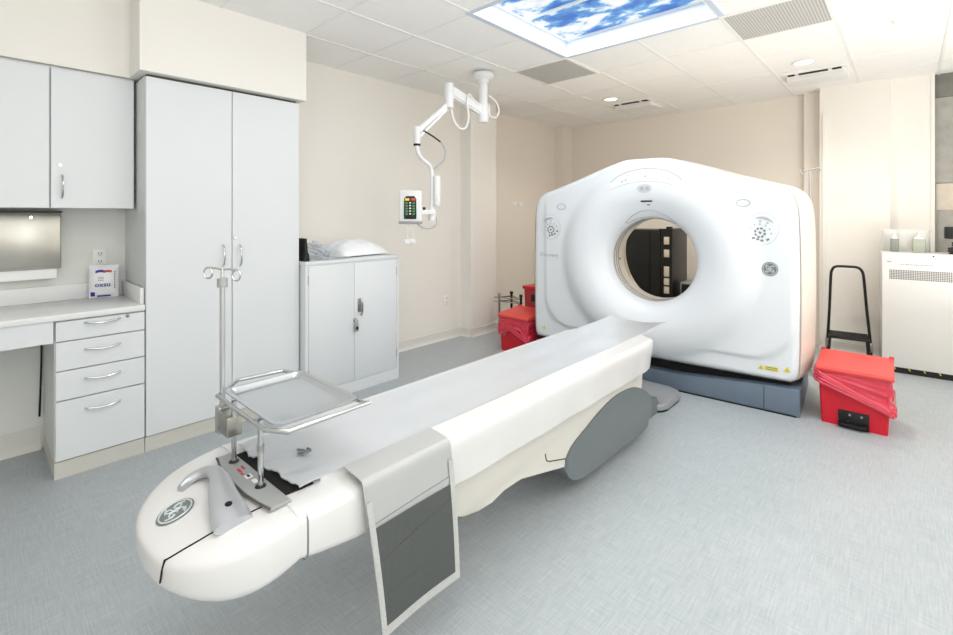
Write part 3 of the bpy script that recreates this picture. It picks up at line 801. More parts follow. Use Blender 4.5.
def monogram(r):
    """light strokes of the round script emblem, in a unit plane of radius r"""
    st = []
    n = 24
    st.append([(r*.86*math.cos(2*PI*k/n), r*.86*math.sin(2*PI*k/n)) for k in range(n+1)])
    for q in range(4):   # the four wisps round the ring
        a0 = PI/4+q*PI/2
        st.append([(r*(.70-.16*k/6)*math.cos(a0-.32+k*.11), r*(.70-.16*k/6)*math.sin(a0-.32+k*.11)) for k in range(7)])
    G = [(-.10, .26), (-.22, .40), (-.40, .36), (-.46, .18), (-.36, .02), (-.20, .06), (-.06, .20), (-.02, .02), (-.08, -.26), (-.24, -.42), (-.40, -.34), (-.36, -.18), (-.20, -.14), (-.02, -.04)]
    E = [(.40, .28), (.30, .40), (.12, .38), (.06, .22), (.16, .08), (.30, .04), (.14, .02), (.04, -.16), (.12, -.36), (.30, -.38), (.44, -.22), (.36, -.12), (.26, -.20)]
    for S in (G, E): st.append([(p.x*r, p.y*r) for p in catmull([(x, y, 0) for x, y in S], 4)])
    return st
def gantry_logo(cu, cz, r):
    o = obj('emblem', skin_disc(cu, cz, r, r, 0, .003), 'logo', ct, local=True, label='round grey script emblem')
    mb = MB()
    for s in monogram(r): mb.tube([onskin(cu+a, cz+b, .004) for a, b in s], r*.045, 5)
    obj('emblem_lines', mb, 'logolight', o, local=True)
gantry_logo(.872, 1.055, .052)
def controls(cu, cz, sx, rot):
    o = obj('control_pad', skin_disc(cu, cz, .135*sx, .118, rot, .002), 'plastic', ct, local=True, label='oval control pad with round buttons')
    obj('pad_rim', skin_tube(ellipse(cu, cz, .137*sx, .120, rot), .0025, True), 'recess_grey', o, local=True)
    # grey crescent painted as the hood's shading at the top of the pad
    mb = MB()
    def f(u, v):
        a = math.radians(40)+u*math.radians(100); k = .84-.20*v*math.sin(PI*u)
        x = .125*sx*k*math.cos(a); y = .110*k*math.sin(a)
        return onskin(cu+x*math.cos(rot)-y*math.sin(rot), cz+x*math.sin(rot)+y*math.cos(rot), .0045)
    mb.grid(f, 18, 4); obj('hood_recess', mb, 'ink_light', o, local=True)
    mb = MB()
    def at(x, y, q=.82):
        y *= q
        return (cu+x*sx*math.cos(rot)-y*math.sin(rot), cz+x*sx*math.sin(rot)+y*math.cos(rot))
    for k in range(8):   # ring round the positioning knob
        a = 2*PI*k/8; p = at(.040*math.cos(a), -.035+.040*math.sin(a)); skin_rect(p[0], p[1], .017*sx, .017, a, .006, mb)
    p = at(0, -.035); skin_rect(p[0], p[1], .018*sx, .018, PI/4, .006, mb)
    for x in (-.036, 0, .036): p = at(x, -.098); skin_rect(p[0], p[1], .024*sx, .015, 0, .006, mb)
    p = at(.078, -.075); skin_rect(p[0], p[1], .024*sx, .015, .6, .006, mb)
    objs('button', mb, 'ink', o, local=True)
    mb = MB()
    for k in range(6):
        a = math.radians(165-k*30); p = at(.090*math.cos(a), -.035+.075*math.sin(a)); skin_rect(p[0], p[1], .013*sx, .013, 0, .006, mb)
    for x in (-.03, .03): p = at(x, .065); skin_rect(p[0], p[1], .018*sx, .012, 0, .006, mb)
    objs('icon', mb, 'ink_light', o, local=True)
controls(.818, 1.347, .80, -.30)
controls(-.955, 1.335, .80, .30)
for cu, cz in ((.700, 1.541), (-.834, 1.530)):
    o = obj('indicator_light', skin_disc(cu, cz, .040, .022, 0, .003), 'plastic', ct, local=True)
    obj('indicator_rim', skin_tube(ellipse(cu, cz, .045, .026), .003, True), 'ink_light', o, local=True)
# arched display above the bore
def arch(u, v):
    a = math.radians(115)-u*math.radians(50); rr = .672+.105*v*math.sin(PI*min(max(u, .0), 1))**.28
    return onskin(rr*math.cos(a)*1.02-.02, BZ+rr*math.sin(a), .004)
o = obj('gantry_display', MB().grid(arch, 40, 8), 'outlet', ct, local=True, label='arched white display strip above the bore')
obj('display_hood', MB().tube([arch(.03+.94*k/30, 1) for k in range(31)], .005, 6), 'ink_light', o, local=True)
m = MB()
for u, v, w in ((.20, .25, .02), (.25, .30, .02), (.52, .35, .022), (.53, .62, .016), (.28, .68, .012), (.42, .70, .010), (.62, .70, .010), (.70, .66, .010), (.82, .4, .016)):
    p = arch(u, v); m.lathe([(.0005, -.002), (w*.5, -.002), (w*.5, 0)], tuple(p), 10, 'y')
objs('display_icon', m, 'ink_light', o, local=True)
o = obj('camera_window', skin_disc(-.012, 1.672, .062, .036, 0, .003), 'recess_grey', ct, local=True)
m = MB()
for x in (-.03, .012): skin_rect(x, 1.672, .03, .03, 0, .005, m)
objs('camera_lens', m, 'ink_light', o, local=True)
obj('laser_slot', skin_rect(0, 1.567, .095, .012, 0, .004, None, 8), 'black', ct, local=True)
obj('slot_mark', skin_rect(.012, 1.537, .022, .010, 0, .004), 'ink', ct, local=True)
lw = [(  .373*math.cos(math.radians(122-64*k/24)), BZ+.373*math.sin(math.radians(122-64*k/24))) for k in range(25)]
lw2 = [(.405*math.cos(math.radians(58+64*k/24)), BZ+(.378+.052*math.sin(PI*k/24))*math.sin(math.radians(58+64*k/24))) for k in range(25)]
obj('laser_window', skin_tube(lw2+lw, .003, True), 'ink_light', ct, local=True)
obj('model_lettering', text_mb('Discovery', .052, lambda a, b: onskin(-.975+a, 1.060+b, .003)), 'ink_light', ct, local=True)
# warning stickers
m = MB()
def tri(mb, cu, cz, s):
    vs = [mb.bm.verts.new(onskin(cu+s*math.cos(a), cz+s*math.sin(a), .004)) for a in (PI/2, PI/2+2*PI/3, PI/2+4*PI/3)]
    mb.bm.faces.new(vs)
skin_rect(.880, .322, .085, .030, 0, .004, m); tri(m, .813, .318, .024); tri(m, .975, .330, .026)
wl = obj('warning_label', m, 'yellow', ct, local=True)
m = MB()
for k in range(2): skin_rect(.880, .329-.014*k, .07, .005, 0, .0052, m)
for cu, cz in ((.813, .316), (.975, .328)): skin_rect(cu, cz, .004, .018, 0, .0052, m)
obj('label_print', m, 'ink', wl, local=True)
m = MB(); tri(m, -1.035, .335, .024); obj('warning_label', m, 'yellow', ct, local=True)

# bent-wire pole behind the scanner
t = thing('drip_pole', 'thin T-shaped drip pole top seen behind the scanner right shoulder', 'drip pole', (-.665, 5.3, 0))
m = MB(); m.tube([(-.665, 5.3, .02), (-.665, 5.3, 1.86)], .009, 10); obj('pole', m, 'alu', t)
m = MB(); m.tube(catmull([(-.735, 5.3, 1.875), (-.735, 5.3, 1.84), (-.715, 5.3, 1.835), (-.70, 5.3, 1.86), (-.665, 5.3, 1.87), (-.63, 5.3, 1.875), (-.60, 5.3, 1.885), (-.585, 5.3, 1.865), (-.60, 5.3, 1.85)], 6), .006, 8); obj('hook_bar', m, 'alu', t)
m = MB()
for k in range(5):
    a = 2*PI*k/5; m.tube([(-.665, 5.3, .05), (-.665+.2*math.cos(a), 5.3+.2*math.sin(a), .02)], .012, 8)
obj('pole_base', m, 'alu', t)

# ------------------------------------------------------------------ patient table
tb = thing('patient_table', 'long white scanner table with plastic-covered cradle and rounded foot end', 'medical table', (-1.5, 1.7, 0))
TX = -1.5
def sup(hw, zt, zb, n, m_=48, cx=TX, y=0, flat=1):
    out = []; zc = (zt+zb)/2; hz = (zt-zb)/2
    for k in range(m_):
        a = 2*PI*k/m_; c_, s_ = math.cos(a), math.sin(a)
        out.append(Vector((cx+hw*math.copysign(abs(c_)**(2/n), c_), y, zc+hz*math.copysign(abs(s_)**(2/n), s_))))
    return out
rings = []
for y, zb in ((.600, .505), (.66, .49), (.78, .468), (1.0, .462), (1.5, .465), (2.4, .475), (2.85, .482), (2.94, .49), (2.98, .51), (3.0, .545)):
    hw = .30 if y < 2.9 else .30-.05*((y-2.85)/.15)**2
    rings.append(sup(hw, .645 if y < .61 else (.642 if y < 2.98 else .625), zb, 7, y=y))
m = MB(); m.ring_faces(rings); obj('table_body', m, 'plastic_table', tb, angle=35)
rings = []
NL = .292
for k in range(26):
    q = (k/25)          # 0 at the body, 1 at the tip
    y = .60-NL*math.sin(q*PI/2)
    f = max(0, 1-(math.sin(q*PI/2))**2.5)**(1/2.5)
    d = math.sin(q*PI/2)
    zt = .645-.012*d-.035*d**3; zb = .505-.034*math.sin(PI*d)
    zt2 = zb+(zt-zb)*(1 if f > .5 else .55+.9*f); 
    h = (zt-zb)/2; zc = zb+h*.95
    hh = h*(f**.33 if f > 0 else .02)
    rings.append(sup(max(.3*f, .004), zc+max(hh, .004), zc-max(hh, .004), 7-3.2*d, y=y))
m = MB(); m.ring_faces(rings); foot = obj('foot_cover', m, 'plastic_table', tb, angle=50)
def nose_top(x, y):
    d = min(1, max(0, (.60-y)/NL)); f = max(0, 1-d**2.5)**.4
    zt = .645-.012*d-.035*d**3; zb = .505-.034*math.sin(PI*d); h = (zt-zb)/2; zc = zb+h*.95; hh = h*f**.33; n = 7-3.2*d
    q = min(.999, abs((x-TX)/max(.3*f, .01)))
    return zc+hh*(1-q**n)**(1/n)
def nline(pts, off=.001): return [(x, y, nose_top(x, y)+off) for x, y in pts]
pts = [(p.x, p.y) for p in catmull([(-1.318, .552, 0), (-1.325, .47, 0), (-1.335, .40, 0), (-1.347, .362, 0), (-1.355, .345, 0), (-1.362, .335, 0)], 8)]
m = MB(); m.tube(nline(pts)+[(-1.3634, .3300, .588), (-1.3642, .3240, .565), (-1.3650, .3200, .535)], .0022, 6)
obj('split_line', m, 'dark', foot)
m = MB(); m.ring_faces([[p*1.0 for p in sup(.3010, .6436, .493, 7, y=.622)], sup(.3010, .6436, .493, 7, y=.627)], True, False, False)
obj('joint_line', m, 'ink', foot)
# emblem on the foot end
lc = (-1.515, .392); lr = .046
def nt_f(u, v): 
    a = 2*PI*u; x = lc[0]+lr*v*math.cos(a); y = lc[1]+lr*v*math.sin(a); return (x, y, nose_top(x, y)+.002)
em = obj('emblem', MB().grid(nt_f, 36, 4, closed_u=True), 'logo', tb, label='round grey script emblem')
mb = MB()
for s in monogram(lr):
    mb.tube([(lc[0]+a, lc[1]+b, nose_top(lc[0]+a, lc[1]+b)+.003) for a, b in s], lr*.05, 5)
obj('emblem_lines', mb, 'logolight', em)
# silver hooked handle
cent = [(-1.598, .425, .634, .010), (-1.612, .458, .648, .016), (-1.600, .492, .660, .020), (-1.560, .508, .668, .024), (-1.500, .503, .674, .028), (-1.440, .488, .672, .034), (-1.385, .478, .664, .040), (-1.340, .473, .655, .046), (-1.300, .470, .642, .048)]
path = catmull([(a, b, c_) for a, b, c_, d in cent], 6); wid = catmull([(d, 0, 0) for a, b, c_, d in cent], 6)
rings = []
for i, p in enumerate(path):
    a = path[max(0, i-1)]; b = path[min(len(path)-1, i+1)]; d = (b-a); d.z *= .3; d.normalize()
    sd = d.cross(Vector((0, 0, 1))).normalized(); w_ = wid[i].x; th = .016
    rings.append([p+sd*(w_*math.cos(2*PI*k/14))+Vector((0, 0, th*math.sin(2*PI*k/14)-.006)) for k in range(14)])
m = MB(); m.ring_faces(rings); hd = obj('silver_handle', m, 'silver', tb, angle=60)
m = MB(); m.lathe([(.0005, .001), (.009, .001), (.010, -.004)], (-1.352, .475, .6685), 14); obj('key_hole', m, 'dark', hd)
m = MB(); m.lathe([(.0005, .0), (.055, .0), (.06, -.003)], (-1.515, .468, nose_top(-1.515, .468)+.0015), 20)
# end panel with switches
m = MB()
front = [(-1.672, .553), (-1.60, .541), (-1.50, .534), (-1.40, .536), (-1.33, .545), (-1.272, .556)]
back = [(-1.272, .612), (-1.40, .606), (-1.55, .603), (-1.672, .600)]
m.prism(front+back, lambda a, b, c_: (a, b, c_), .641, .652, .003); pn = obj('end_panel', m, 'greypanel', tb, angle=30)
m = MB(); m.tube([(x, y-.003, .650) for x, y in front], .0025, 6); obj('panel_edge', m, 'gap', pn)
m = MB(); m.box(-1.545, -1.52, .566, .574, .652, .6530); m.box(-1.555, -1.53, .582, .588, .652, .6530); m.box(-1.515, -1.497, .566, .572, .652, .6530)
objs('red_print', m, 'redink', pn)
m = MB(); m.box(-1.49, -1.465, .566, .586, .652, .654, .001); m.box(-1.45, -1.425, .572, .586, .652, .654, .001); objs('switch', m, 'outlet', pn)
m = MB(); m.box(-1.486, -1.470, .572, .580, .654, .6552, .0005); obj('switch_slot', m, 'black', pn)
m = MB(); m.box(-1.655, -1.312, .604, .70, .636, .6465); obj('cradle_trough', m, 'dark', tb, smooth=False)
# cradle and its covers
def cradle_z(x, y):
    q = (x-TX)/.205; return .655+.026*q*q-.002
def cov(u, v):
    y0 = .638+.004*math.sin(21*u)+.002*math.sin(47*u)+.010*(2*u-1)
    y = y0+(3.46-y0)*(v**1.4 if v < .3 else .3**1.4+(1-.3**1.4)*(v-.3)/.7)
    hw = .197+(.012*max(0, (y-3.25)/.2)**2 if y > 3.25 else 0)
    x = TX+(2*u-1)*hw-(.02*max(0, (y-3.0)/.46))
    q = 2*u-1
    z = .650+.008*q*q
    f = max(0, 1-(y-.65)/.30)
    z += f*f*(.0022*math.sin(23*u+11*(y-.65))+.0016*math.sin(41*u-16*(y-.65))+.0014*math.sin(67*u)+.004+.0035*math.sin(17*math.atan2(u-.25, (y-.55)*2.2)+1.0))*(1-q*q*.5)
    z += .0012*math.sin(14*u+2.3*y)*(1-q**4)+.0008*math.sin(7*y-9*u)
    yy = y-(.06*(1-q*q) if y > 3.3 else 0)*max(0, (y-3.3)/.16)
    if y > 3.3: yy += .02*q*max(0, (y-3.3)/.16)
    return (x, yy, z)
m = MB(); m.grid(cov, 40, 110); m.thicken(.004); obj('film_cover', m, 'film', tb, angle=70, label='pale grey plastic film over the cradle')
rings = []
for y in (.72, 1.2, 2.0, 3.0, 3.38):
    rings.append([Vector((TX+q*.194-(.02*max(0, (y-3.0)/.46)), y, z)) for q, z in [(-1, .654), (-.66, .648), (-.33, .646), (0, .643), (.33, .646), (.66, .648), (1, .654), (1, .640), (.6, .615), (0, .604), (-.6, .615), (-1, .640)]])
m = MB(); m.ring_faces(rings); obj('cradle', m, 'plastic_table', tb, angle=30)
m = MB()
for s in ((-.008, -.006), (.010, -.008), (.0, .012)):
    m.tube([(-1.493+s[0]*2.2, .757+s[1]*1.5, .660), (-1.493+s[0]*.4+.020, .757+s[1]*.8+.009, .661), (-1.493-s[0]*.8+.006, .757+s[1]*-.9-.006, .660)], .004, 6)
obj('film_stamp', m, 'ink', tb)
# drape over the near side
def side(u, v):
    y = 1.148+(2.985-1.148)*u
    k = [(0, (-1.292, .664)), (.30, (-1.245, .656)), (.42, (-1.207, .651)), (.50, (-1.192, .636)), (.60, (-1.188, .60)), (1.0, (-1.186, .482))]
    for i in range(len(k)-1):
        if v <= k[i+1][0]:
            f = (v-k[i][0])/(k[i+1][0]-k[i][0]); x = k[i][1][0]*(1-f)+k[i+1][1][0]*f; z = k[i][1][1]*(1-f)+k[i+1][1][1]*f; break
    x += .003*math.sin(17*y+3*v)*max(0, v-.4)+.002*math.sin(41*y)*max(0, v-.5)
    if u > .9: x -= .05*((u-.9)/.1)**2*max(0, v-.25)
    return (x, y, z+(.001*math.sin(23*y) if v > .95 else 0))
m = MB(); m.grid(side, 90, 22); m.thicken(.003); obj('side_drape', m, 'drape', tb, angle=60, label='white drape over the near table edge')
# underside: beam, lift cover, base
bp_ = [(1.05, .50), (1.15, .40), (1.205, .335), (1.237, .313), (1.29, .285), (1.377, .267), (1.45, .272), (1.53, .288), (1.602, .300), (1.646, .287), (2.02, .195), (2.3, .17), (2.9, .17), (2.95, .50)]
m = MB(); m.prism(bp_, lambda a, b, c_: (c_, a, b), -1.75, -1.25, .012, 3); bm_o = obj('under_beam', m, 'cream', tb, angle=35)
m = MB(); m.tube([(-1.2495, 1.831, .328), (-1.2495, 1.842, .292), (-1.2495, 1.87, .278), (-1.2495, 2.014, .236)], .003, 6); obj('panel_slot', m, 'gap', bm_o)
arm = [(p.x, p.y) for p in catmull([(1.995, .215, 0), (2.01, .165, 0), (2.055, .118, 0), (2.15, .084, 0), (2.312, .072, 0), (2.642, .068, 0), (2.92, .066, 0), (3.04, .100, 0), (3.078, .188, 0), (2.99, .295, 0), (2.84, .368, 0), (2.70, .394, 0), (2.54, .398, 0), (2.369, .372, 0), (2.215, .329, 0), (2.06, .280, 0)], 4, True)]
m = MB(); m.prism(arm, lambda a, b, c_: (c_, a, b), -1.335, -1.24, .028, 5); obj('lift_cover', m, 'grey_arm', tb, angle=50)
m = MB(); m.prism([(2.12, .12), (2.9, .10), (3.0, .30), (2.7, .37), (2.2, .34), (2.03, .25)], lambda a, b, c_: (c_, a, b), -1.345, -1.335); obj('cover_gasket', m, 'black', tb)
m = MB(); m.prism([(2.3, .0), (3.5, .0), (3.4, .12), (3.0, .2), (2.9, .40), (2.5, .40), (2.3, .2)], lambda a, b, c_: (c_, a, b), -1.72, -1.345); obj('lift_base', m, 'grey_arm', tb, smooth=False)
# rounded floor plate reaching from the table to the scanner
def rr(x0, x1, y0, y1, r, n=8):
    out = []
    for cx, cy, a0 in ((x1-r, y1-r, 0), (x0+r, y1-r, PI/2), (x0+r, y0+r, PI), (x1-r, y0+r, 1.5*PI)):
        for k in range(n+1): out.append((cx+r*math.cos(a0+k*PI/2/n), cy+r*math.sin(a0+k*PI/2/n)))
    return out
m = MB(); m.prism(rr(-1.80, -1.30, 3.38, 3.85, .12), lambda a, b, c_: (a, b, c_), .012, .06, .012, 3); fp = obj('floor_plate', m, 'mat_grey', tb, angle=40)
m = MB(); m.prism(rr(-1.795, -1.305, 3.385, 3.845, .12), lambda a, b, c_: (a, b, c_), 0, .014); obj('plate_edge', m, 'dark', fp)
m = MB(); m.box(-1.72, -1.46, 3.0, 3.36, .20, .30, .02); obj('bellows', m, 'grey_arm', tb)

# hanging pocket
t = thing('hanging_pocket', 'grey vinyl apron with dark mesh pocket hanging over the table side', 'pocket apron', (-1.19, .98, .65))
def apron(u, v):
    # v 0..0.25 lies on top, the rest hangs
    if v < .18:
        f = v/.18; x = -1.290+(-1.192+1.290)*f; z = .668-.0045*f-.004*f*f; y = .788+.36*u
    elif v < .24:
        f = (v-.18)/.06; x = -1.192+.012*math.sin(f*PI/2); z = .6595-.022*(1-math.cos(f*PI/2))-.006*f; y = .788+.36*u
    else:
        f = (v-.24)/.76; x = -1.180+.006*math.sin(3*f)+.012*f; z = .6315+(.172-.6315)*f; y = .788+.36*u+(.055-.03*u)*f
        x += .004*math.sin(5*u+2)*f
    return (x, y, z)
m = MB(); m.grid(apron, 26, 50); m.thicken(.003); obj('vinyl_flap', m, 'vinyl', t, angle=60)
def ap2(u0, u1, v0, v1, off, nu=12, nv=24):
    mb = MB()
    def f(u, v):
        p = apron(u0+(u1-u0)*u, v0+(v1-v0)*v); return (p[0]+off, p[1], p[2])
    mb.grid(f, nu, nv); return mb
vm = .24+.76*(.6315-.512)/(.6315-.172)
obj('mesh_panel', ap2(.055, .94, vm, .955, .0035, 14, 24), 'mesh', t)
bd = MB()
for a in ((0, .058, .30, 1), (.938, 1, .30, 1), (.058, .938, .95, 1)):
    def f(u, v, a=a):
        p = apron(a[0]+(a[1]-a[0])*u, a[2]+(a[3]-a[2])*v); return (p[0]+.0045, p[1], p[2])
    bd.grid(f, 8, 24)
obj('binding', bd, 'vinyl_edge', t)
s = MB()
for v0, sl in ((vm+.18, .10), (vm+.36, .02)):
    s.tube([(apron(.06+.88*k/14, v0-sl*k/14)[0]+.0045,)+tuple(apron(.06+.88*k/14, v0-sl*k/14)[1:]) for k in range(8 if sl < .05 else 15)], .0012, 5)
obj('fold_line', s, 'gap', t)
s = MB(); s.tube([(apron(k/14, .42-.03*k/14)[0]+.0025,)+tuple(apron(k/14, .42-.03*k/14)[1:]) for k in range(15)], .001, 5)
obj('stitch_line', s, 'ink', t)

# instrument tray on two posts over the foot end
t = thing('instrument_tray', 'stainless instrument tray on two posts above the table foot end', 'tray', (-1.5, .6, .652))
TZ = .858
def rrect(x0, x1, y0, y1, r, z, n=5): return [Vector((a, b, z)) for a, b in rr(x0, x1, y0, y1, r, n)]
m = MB()
m.ring_faces([rrect(-1.685, -1.285, .572, .848, .035, TZ+.004), rrect(-1.685, -1.285, .572, .848, .035, TZ+.008), rrect(-1.672, -1.298, .585, .835, .028, TZ+.008), rrect(-1.660, -1.310, .597, .823, .022, TZ-.006), rrect(-1.655, -1.315, .602, .818, .02, TZ-.008)], True, False, False)
m.bm.faces.new([m.bm.verts.new(p) for p in rrect(-1.655, -1.315, .602, .818, .02, TZ-.008)])
bmesh.ops.remove_doubles(m.bm, verts=m.bm.verts[:], dist=.0005)
m.thicken(.002)
obj('tray_pan', m, 'steel_tray', t, angle=30)
m = MB()
fr = [(-1.692, .560), (-1.325, .560), (-1.268, .600), (-1.272, .872), (-1.300, .858), (-1.69, .858), (-1.78, .822), (-1.80, .665)]
m.tube([(a, b, TZ-.012) for a, b in fr], .006, 10, closed=True); obj('support_rail', m, 'chrome', t, angle=40)
for x in (-1.603, -1.399):
    ps = MB(); ps.cyl((x, .580, .652), (x, .580, TZ-.010), .008, 16); p_ = obj('post', ps, 'chrome', t)
    ps = MB(); ps.lathe([(.008, .004), (.014, .003), (.016, 0)], (x, .58, .652), 16); obj('post_foot', ps, 'black', p_)
    if x > -1.5:
        ps = MB(); ps.cyl((x, .58, .755), (x, .58, .775), .010, 16); obj('post_collar', ps, 'steel', p_)
m = MB(); m.box(-1.680, -1.595, .556, .604, .735, .800, .004); obj('pole_clamp', m, 'steel', t, angle=30)

t = thing('drip_pole', 'slim grey drip pole with two curled hooks clamped beside the instrument tray', 'drip pole', (-1.70, .58, .72))
PX = -1.706
m = MB(); m.cyl((PX, .58, .722), (PX, .58, 1.230), .0085, 12); obj('pole', m, 'alu', t)
m = MB(); m.box(PX-.019, PX+.019, .562, .598, .715, .805, .004); obj('pole_socket', m, 'alu', t, angle=30)
m = MB(); m.cyl((PX, .58, 1.206), (PX, .58, 1.236), .0165, 14); obj('collar', m, 'greypanel', t)
m = MB(); m.cyl((PX, .58, 1.23), (PX, .58, 1.270), .006, 12)
dx_, dy_ = .735, .678
for s in (-1, 1):
    pts = [(0, 0, 1.266), (.025*s, 0, 1.268-.002*s), (.048*s, 0, 1.268-.004*s)]
    for k in range(1, 11):
        a = PI/2-s*0-k*.60; pts.append((.048*s+.014*s*math.cos(a)*1.0, 0, 1.250-.004*s+.018*math.sin(a)))
    m.tube(catmull([(PX+p[0]*dx_, .58+p[0]*dy_, p[2]) for p in pts], 3), .0036, 8)
obj('hook', m, 'chrome', t)

# ------------------------------------------------------------------ red bins
def red_bin(loc, rz, w, d, h, label, pedal=True, bag_label=None, strap=True, right=True):
    t = thing('step_on_bin', label, 'bin', loc, rz, 'red waste bins')
    hw, hd = w/2, d/2
    k = .90
    rings = []
    for z, s in ((.0, k), (.10, k+.03), (h-.07, .985)):
        rings.append([Vector((a*s, b*s, z)) for a, b in rr(-hw, hw, -hd, hd, .018, 4)])
    m = MB(); m.ring_faces(rings); body = obj('bin_body', m, 'red', t, local=True, angle=30)
    if pedal:
        m = MB(); m.box(-hw*.42, hw*.42, -hd*k-.014, -hd*k+.03, .0, .115, .004); obj('pedal_recess', m, 'black', body, local=True, angle=30)
        m = MB(); m.prism(rr(-hw*.40, hw*.40, -hd*k-.055, -hd*k, .03, 5), lambda a, b, c_: (a, b, c_), .022, .040, .004); obj('pedal', m, 'black', t, local=True, angle=30)
        m = MB()
        for s in (-.10, .22): m.box(hw*s-.006, hw*s+.006, -hd*k-.018, -hd*k-.012, .085, .098)
        objs('pedal_bolt', m, 'steel', t, local=True)
    m = MB()
    lid = [(-hd-.012, h-.062), (-hd-.016, h-.046), (-hd-.006, h-.032), (hd-.02, h), (hd+.008, h-.012), (hd+.008, h-.070)]
    m.prism(lid, lambda a, b, c_: (c_, a, b), -hw-.012, hw+.012, .006, 3); ld = obj('lid', m, 'redlid', t, local=True, angle=35)
    m = MB()
    for s in (-1, 1): m.box(s*hw-.014, s*hw+.014, hd-.03, hd+.014, h-.04, h+.006, .005)
    objs('lid_hinge', m, 'red', ld, local=True)
    return t
def bin_bag(loc, rz, w, d, h, label, low):
    t = thing('bin_bag', label, 'bin liner', loc, rz, 'red bin liners')
    hw, hd = w/2+.006, d/2+.006
    def f(u, v):
        # u round the bin, v downwards
        P = rr(-hw, hw, -hd, hd, .03, 6); n = len(P); i = u*n; a = P[int(i) % n]; b = P[(int(i)+1) % n]; q = i-int(i)
        x = a[0]+(b[0]-a[0])*q; y = a[1]+(b[1]-a[1])*q
        zl = low(x/hw, y/hd)
        z = h-.066+(zl-(h-.066))*v
        k = .995+.02*v+.014*math.sin(13*u*2*PI/3+7*v)*v+.010*math.sin(31*u+9*v)+.035*math.exp(-((v-.93)/.09)**2)+.008*math.sin(26*v+5*math.sin(19*u*2*PI/3))*math.sin(PI*v)+.006*math.sin(47*u*2+16*v)*math.sin(PI*v)
        return (x*k*(1-.05*(1-(z/h))), y*k*(1-.05*(1-(z/h))), z)
    m = MB(); m.grid(f, 140, 40, closed_u=True); obj('bag_film', m, 'redfilm', t, local=True, angle=70)
    m = MB()
    for o_ in (-.012, .004, .020, .034):
        pts = []
        for k in range(49):
            p = Vector(f(k/48, 1)); p.z += o_*(1.0-.35*p.x/hw)-.004+.004*math.sin(k*1.3+o_*90); p.x *= 1.012; p.y *= 1.012
            pts.append(p)
        m.tube(pts[:-1], .0105, 7, closed=True)
    obj('bag_rim', m, 'redfilm', t, local=True)
    return t
BW, BD, BH = .392, .42, .428
red_bin((-.272, 4.255, 0), math.radians(1.5), BW, BD, BH, 'red step-on waste bin with black pedal, in front of the step stool at right')
bin_bag((-.272, 4.255, 0), math.radians(1.5), BW, BD, BH, 'red plastic bag folded over the right bin, its rim slanting down to the right', lambda x, y: (.235-.085*x) if y < .5 else .235-.06*x)
red_bin((-3.05, 4.06, 0), math.radians(2), .37, .40, .425, 'red lidded waste bin at the left of the scanner, behind the table', pedal=False)
bin_bag((-3.05, 4.06, 0), math.radians(2), .37, .40, .425, 'crumpled red bag hanging over the left bin rim', lambda x, y: .22+.05*math.sin(4*x+1)+.02*math.cos(9*x+5*y))
t = thing('sharps_container', 'tall dark red container against the scanner, behind the left bin', 'container', (-3.19, 4.62, 0), 0)
rings = [[Vector((-3.19+a*s, 4.62+b*s, z)) for a, b in rr(-.17, .17, -.16, .16, .02, 4)] for z, s in ((0, .86), (.3, .92), (.575, .97))]
m = MB(); m.ring_faces(rings); obj('container_body', m, 'reddark', t, angle=30)
m = MB(); m.prism(rr(-3.37, -3.01, 4.45, 4.79, .02, 4), lambda a, b, c_: (a, b, c_), .575, .61, .006); obj('lid', m, 'red', t, angle=30)
m = MB(); m.box(-3.24, -3.14, 4.452, 4.462, .44, .52, .01); obj('hand_slot', m, 'black', t, angle=30)
# small chrome frame behind the left bin
t = thing('wire_stand', 'small chrome wire stand on the floor behind the left red bin', 'stand', (-3.55, 4.55, 0))
for x, y in ((-3.72, 4.45), (-3.66, 4.62), (-3.42, 4.50)):
    m = MB(); m.cyl((x, y, 0), (x, y, .47), .015, 12); m.lathe([(.001, .03), (.016, .03), (.022, .02), (.022, .0), (.001, 0)], (x, y, .46), 12); obj('post', m, 'blackmetal' if x > -3.7 else 'steel', t)
m = MB()
for z in (.38, .43):
    m.tube([(-3.78, 4.43, z), (-3.66, 4.46, z), (-3.42, 4.50, z)], .008, 8); m.tube([(-3.72, 4.45, z), (-3.66, 4.62, z), (-3.42, 4.52, z)], .008, 8)
objs('cross_bar', m, 'steel', t)

# ------------------------------------------------------------------ step stool
t = thing('step_stool', 'black step stool with tall hoop handrail against the back wall', 'step stool', (-.435, 5.97, 0), math.radians(6))
m = MB(); m.tube(catmull([(-.165, .02, .04), (-.162, .025, .2), (-.148, .03, .5), (-.138, .03, .80), (-.128, .03, .885), (-.095, .03, .925), (0, .03, .93), (.075, .03, .925), (.112, .03, .885), (.125, .03, .80), (.147, .03, .5), (.173, .025, .2), (.178, .02, .04)], 8), .0125, 10); obj('handrail', m, 'blackmetal', t, local=True)
m = MB(); m.box(-.155, .16, -.14, .14, .225, .25, .005); pt = obj('platform', m, 'blackmetal', t, local=True, angle=30)
m = MB()
for k in range(12): m.box(-.15, .155, -.13+k*.022, -.12+k*.022, .25, .253)
obj('rubber_tread', m, 'black', pt, local=True)
for x in (-.145, .15):
    for y in (-.12, .12):
        m = MB(); m.tube([(x, y*.9, .23), (x*1.10, y*1.1, .012)], .012, 10); l_ = obj('leg', m, 'blackmetal', t, local=True)
        m = MB(); m.lathe([(.001, .02), (.014, .02), (.018, 0), (.001, 0)], (x*1.10, y*1.1, 0), 12); obj('rubber_foot', m, 'black', l_, local=True)
m = MB()
for x in (-.165, .175): m.box(x-.018, x+.018, .0, .05, .10, .19, .004)
objs('rail_bracket', m, 'steel', t, local=True, angle=30)

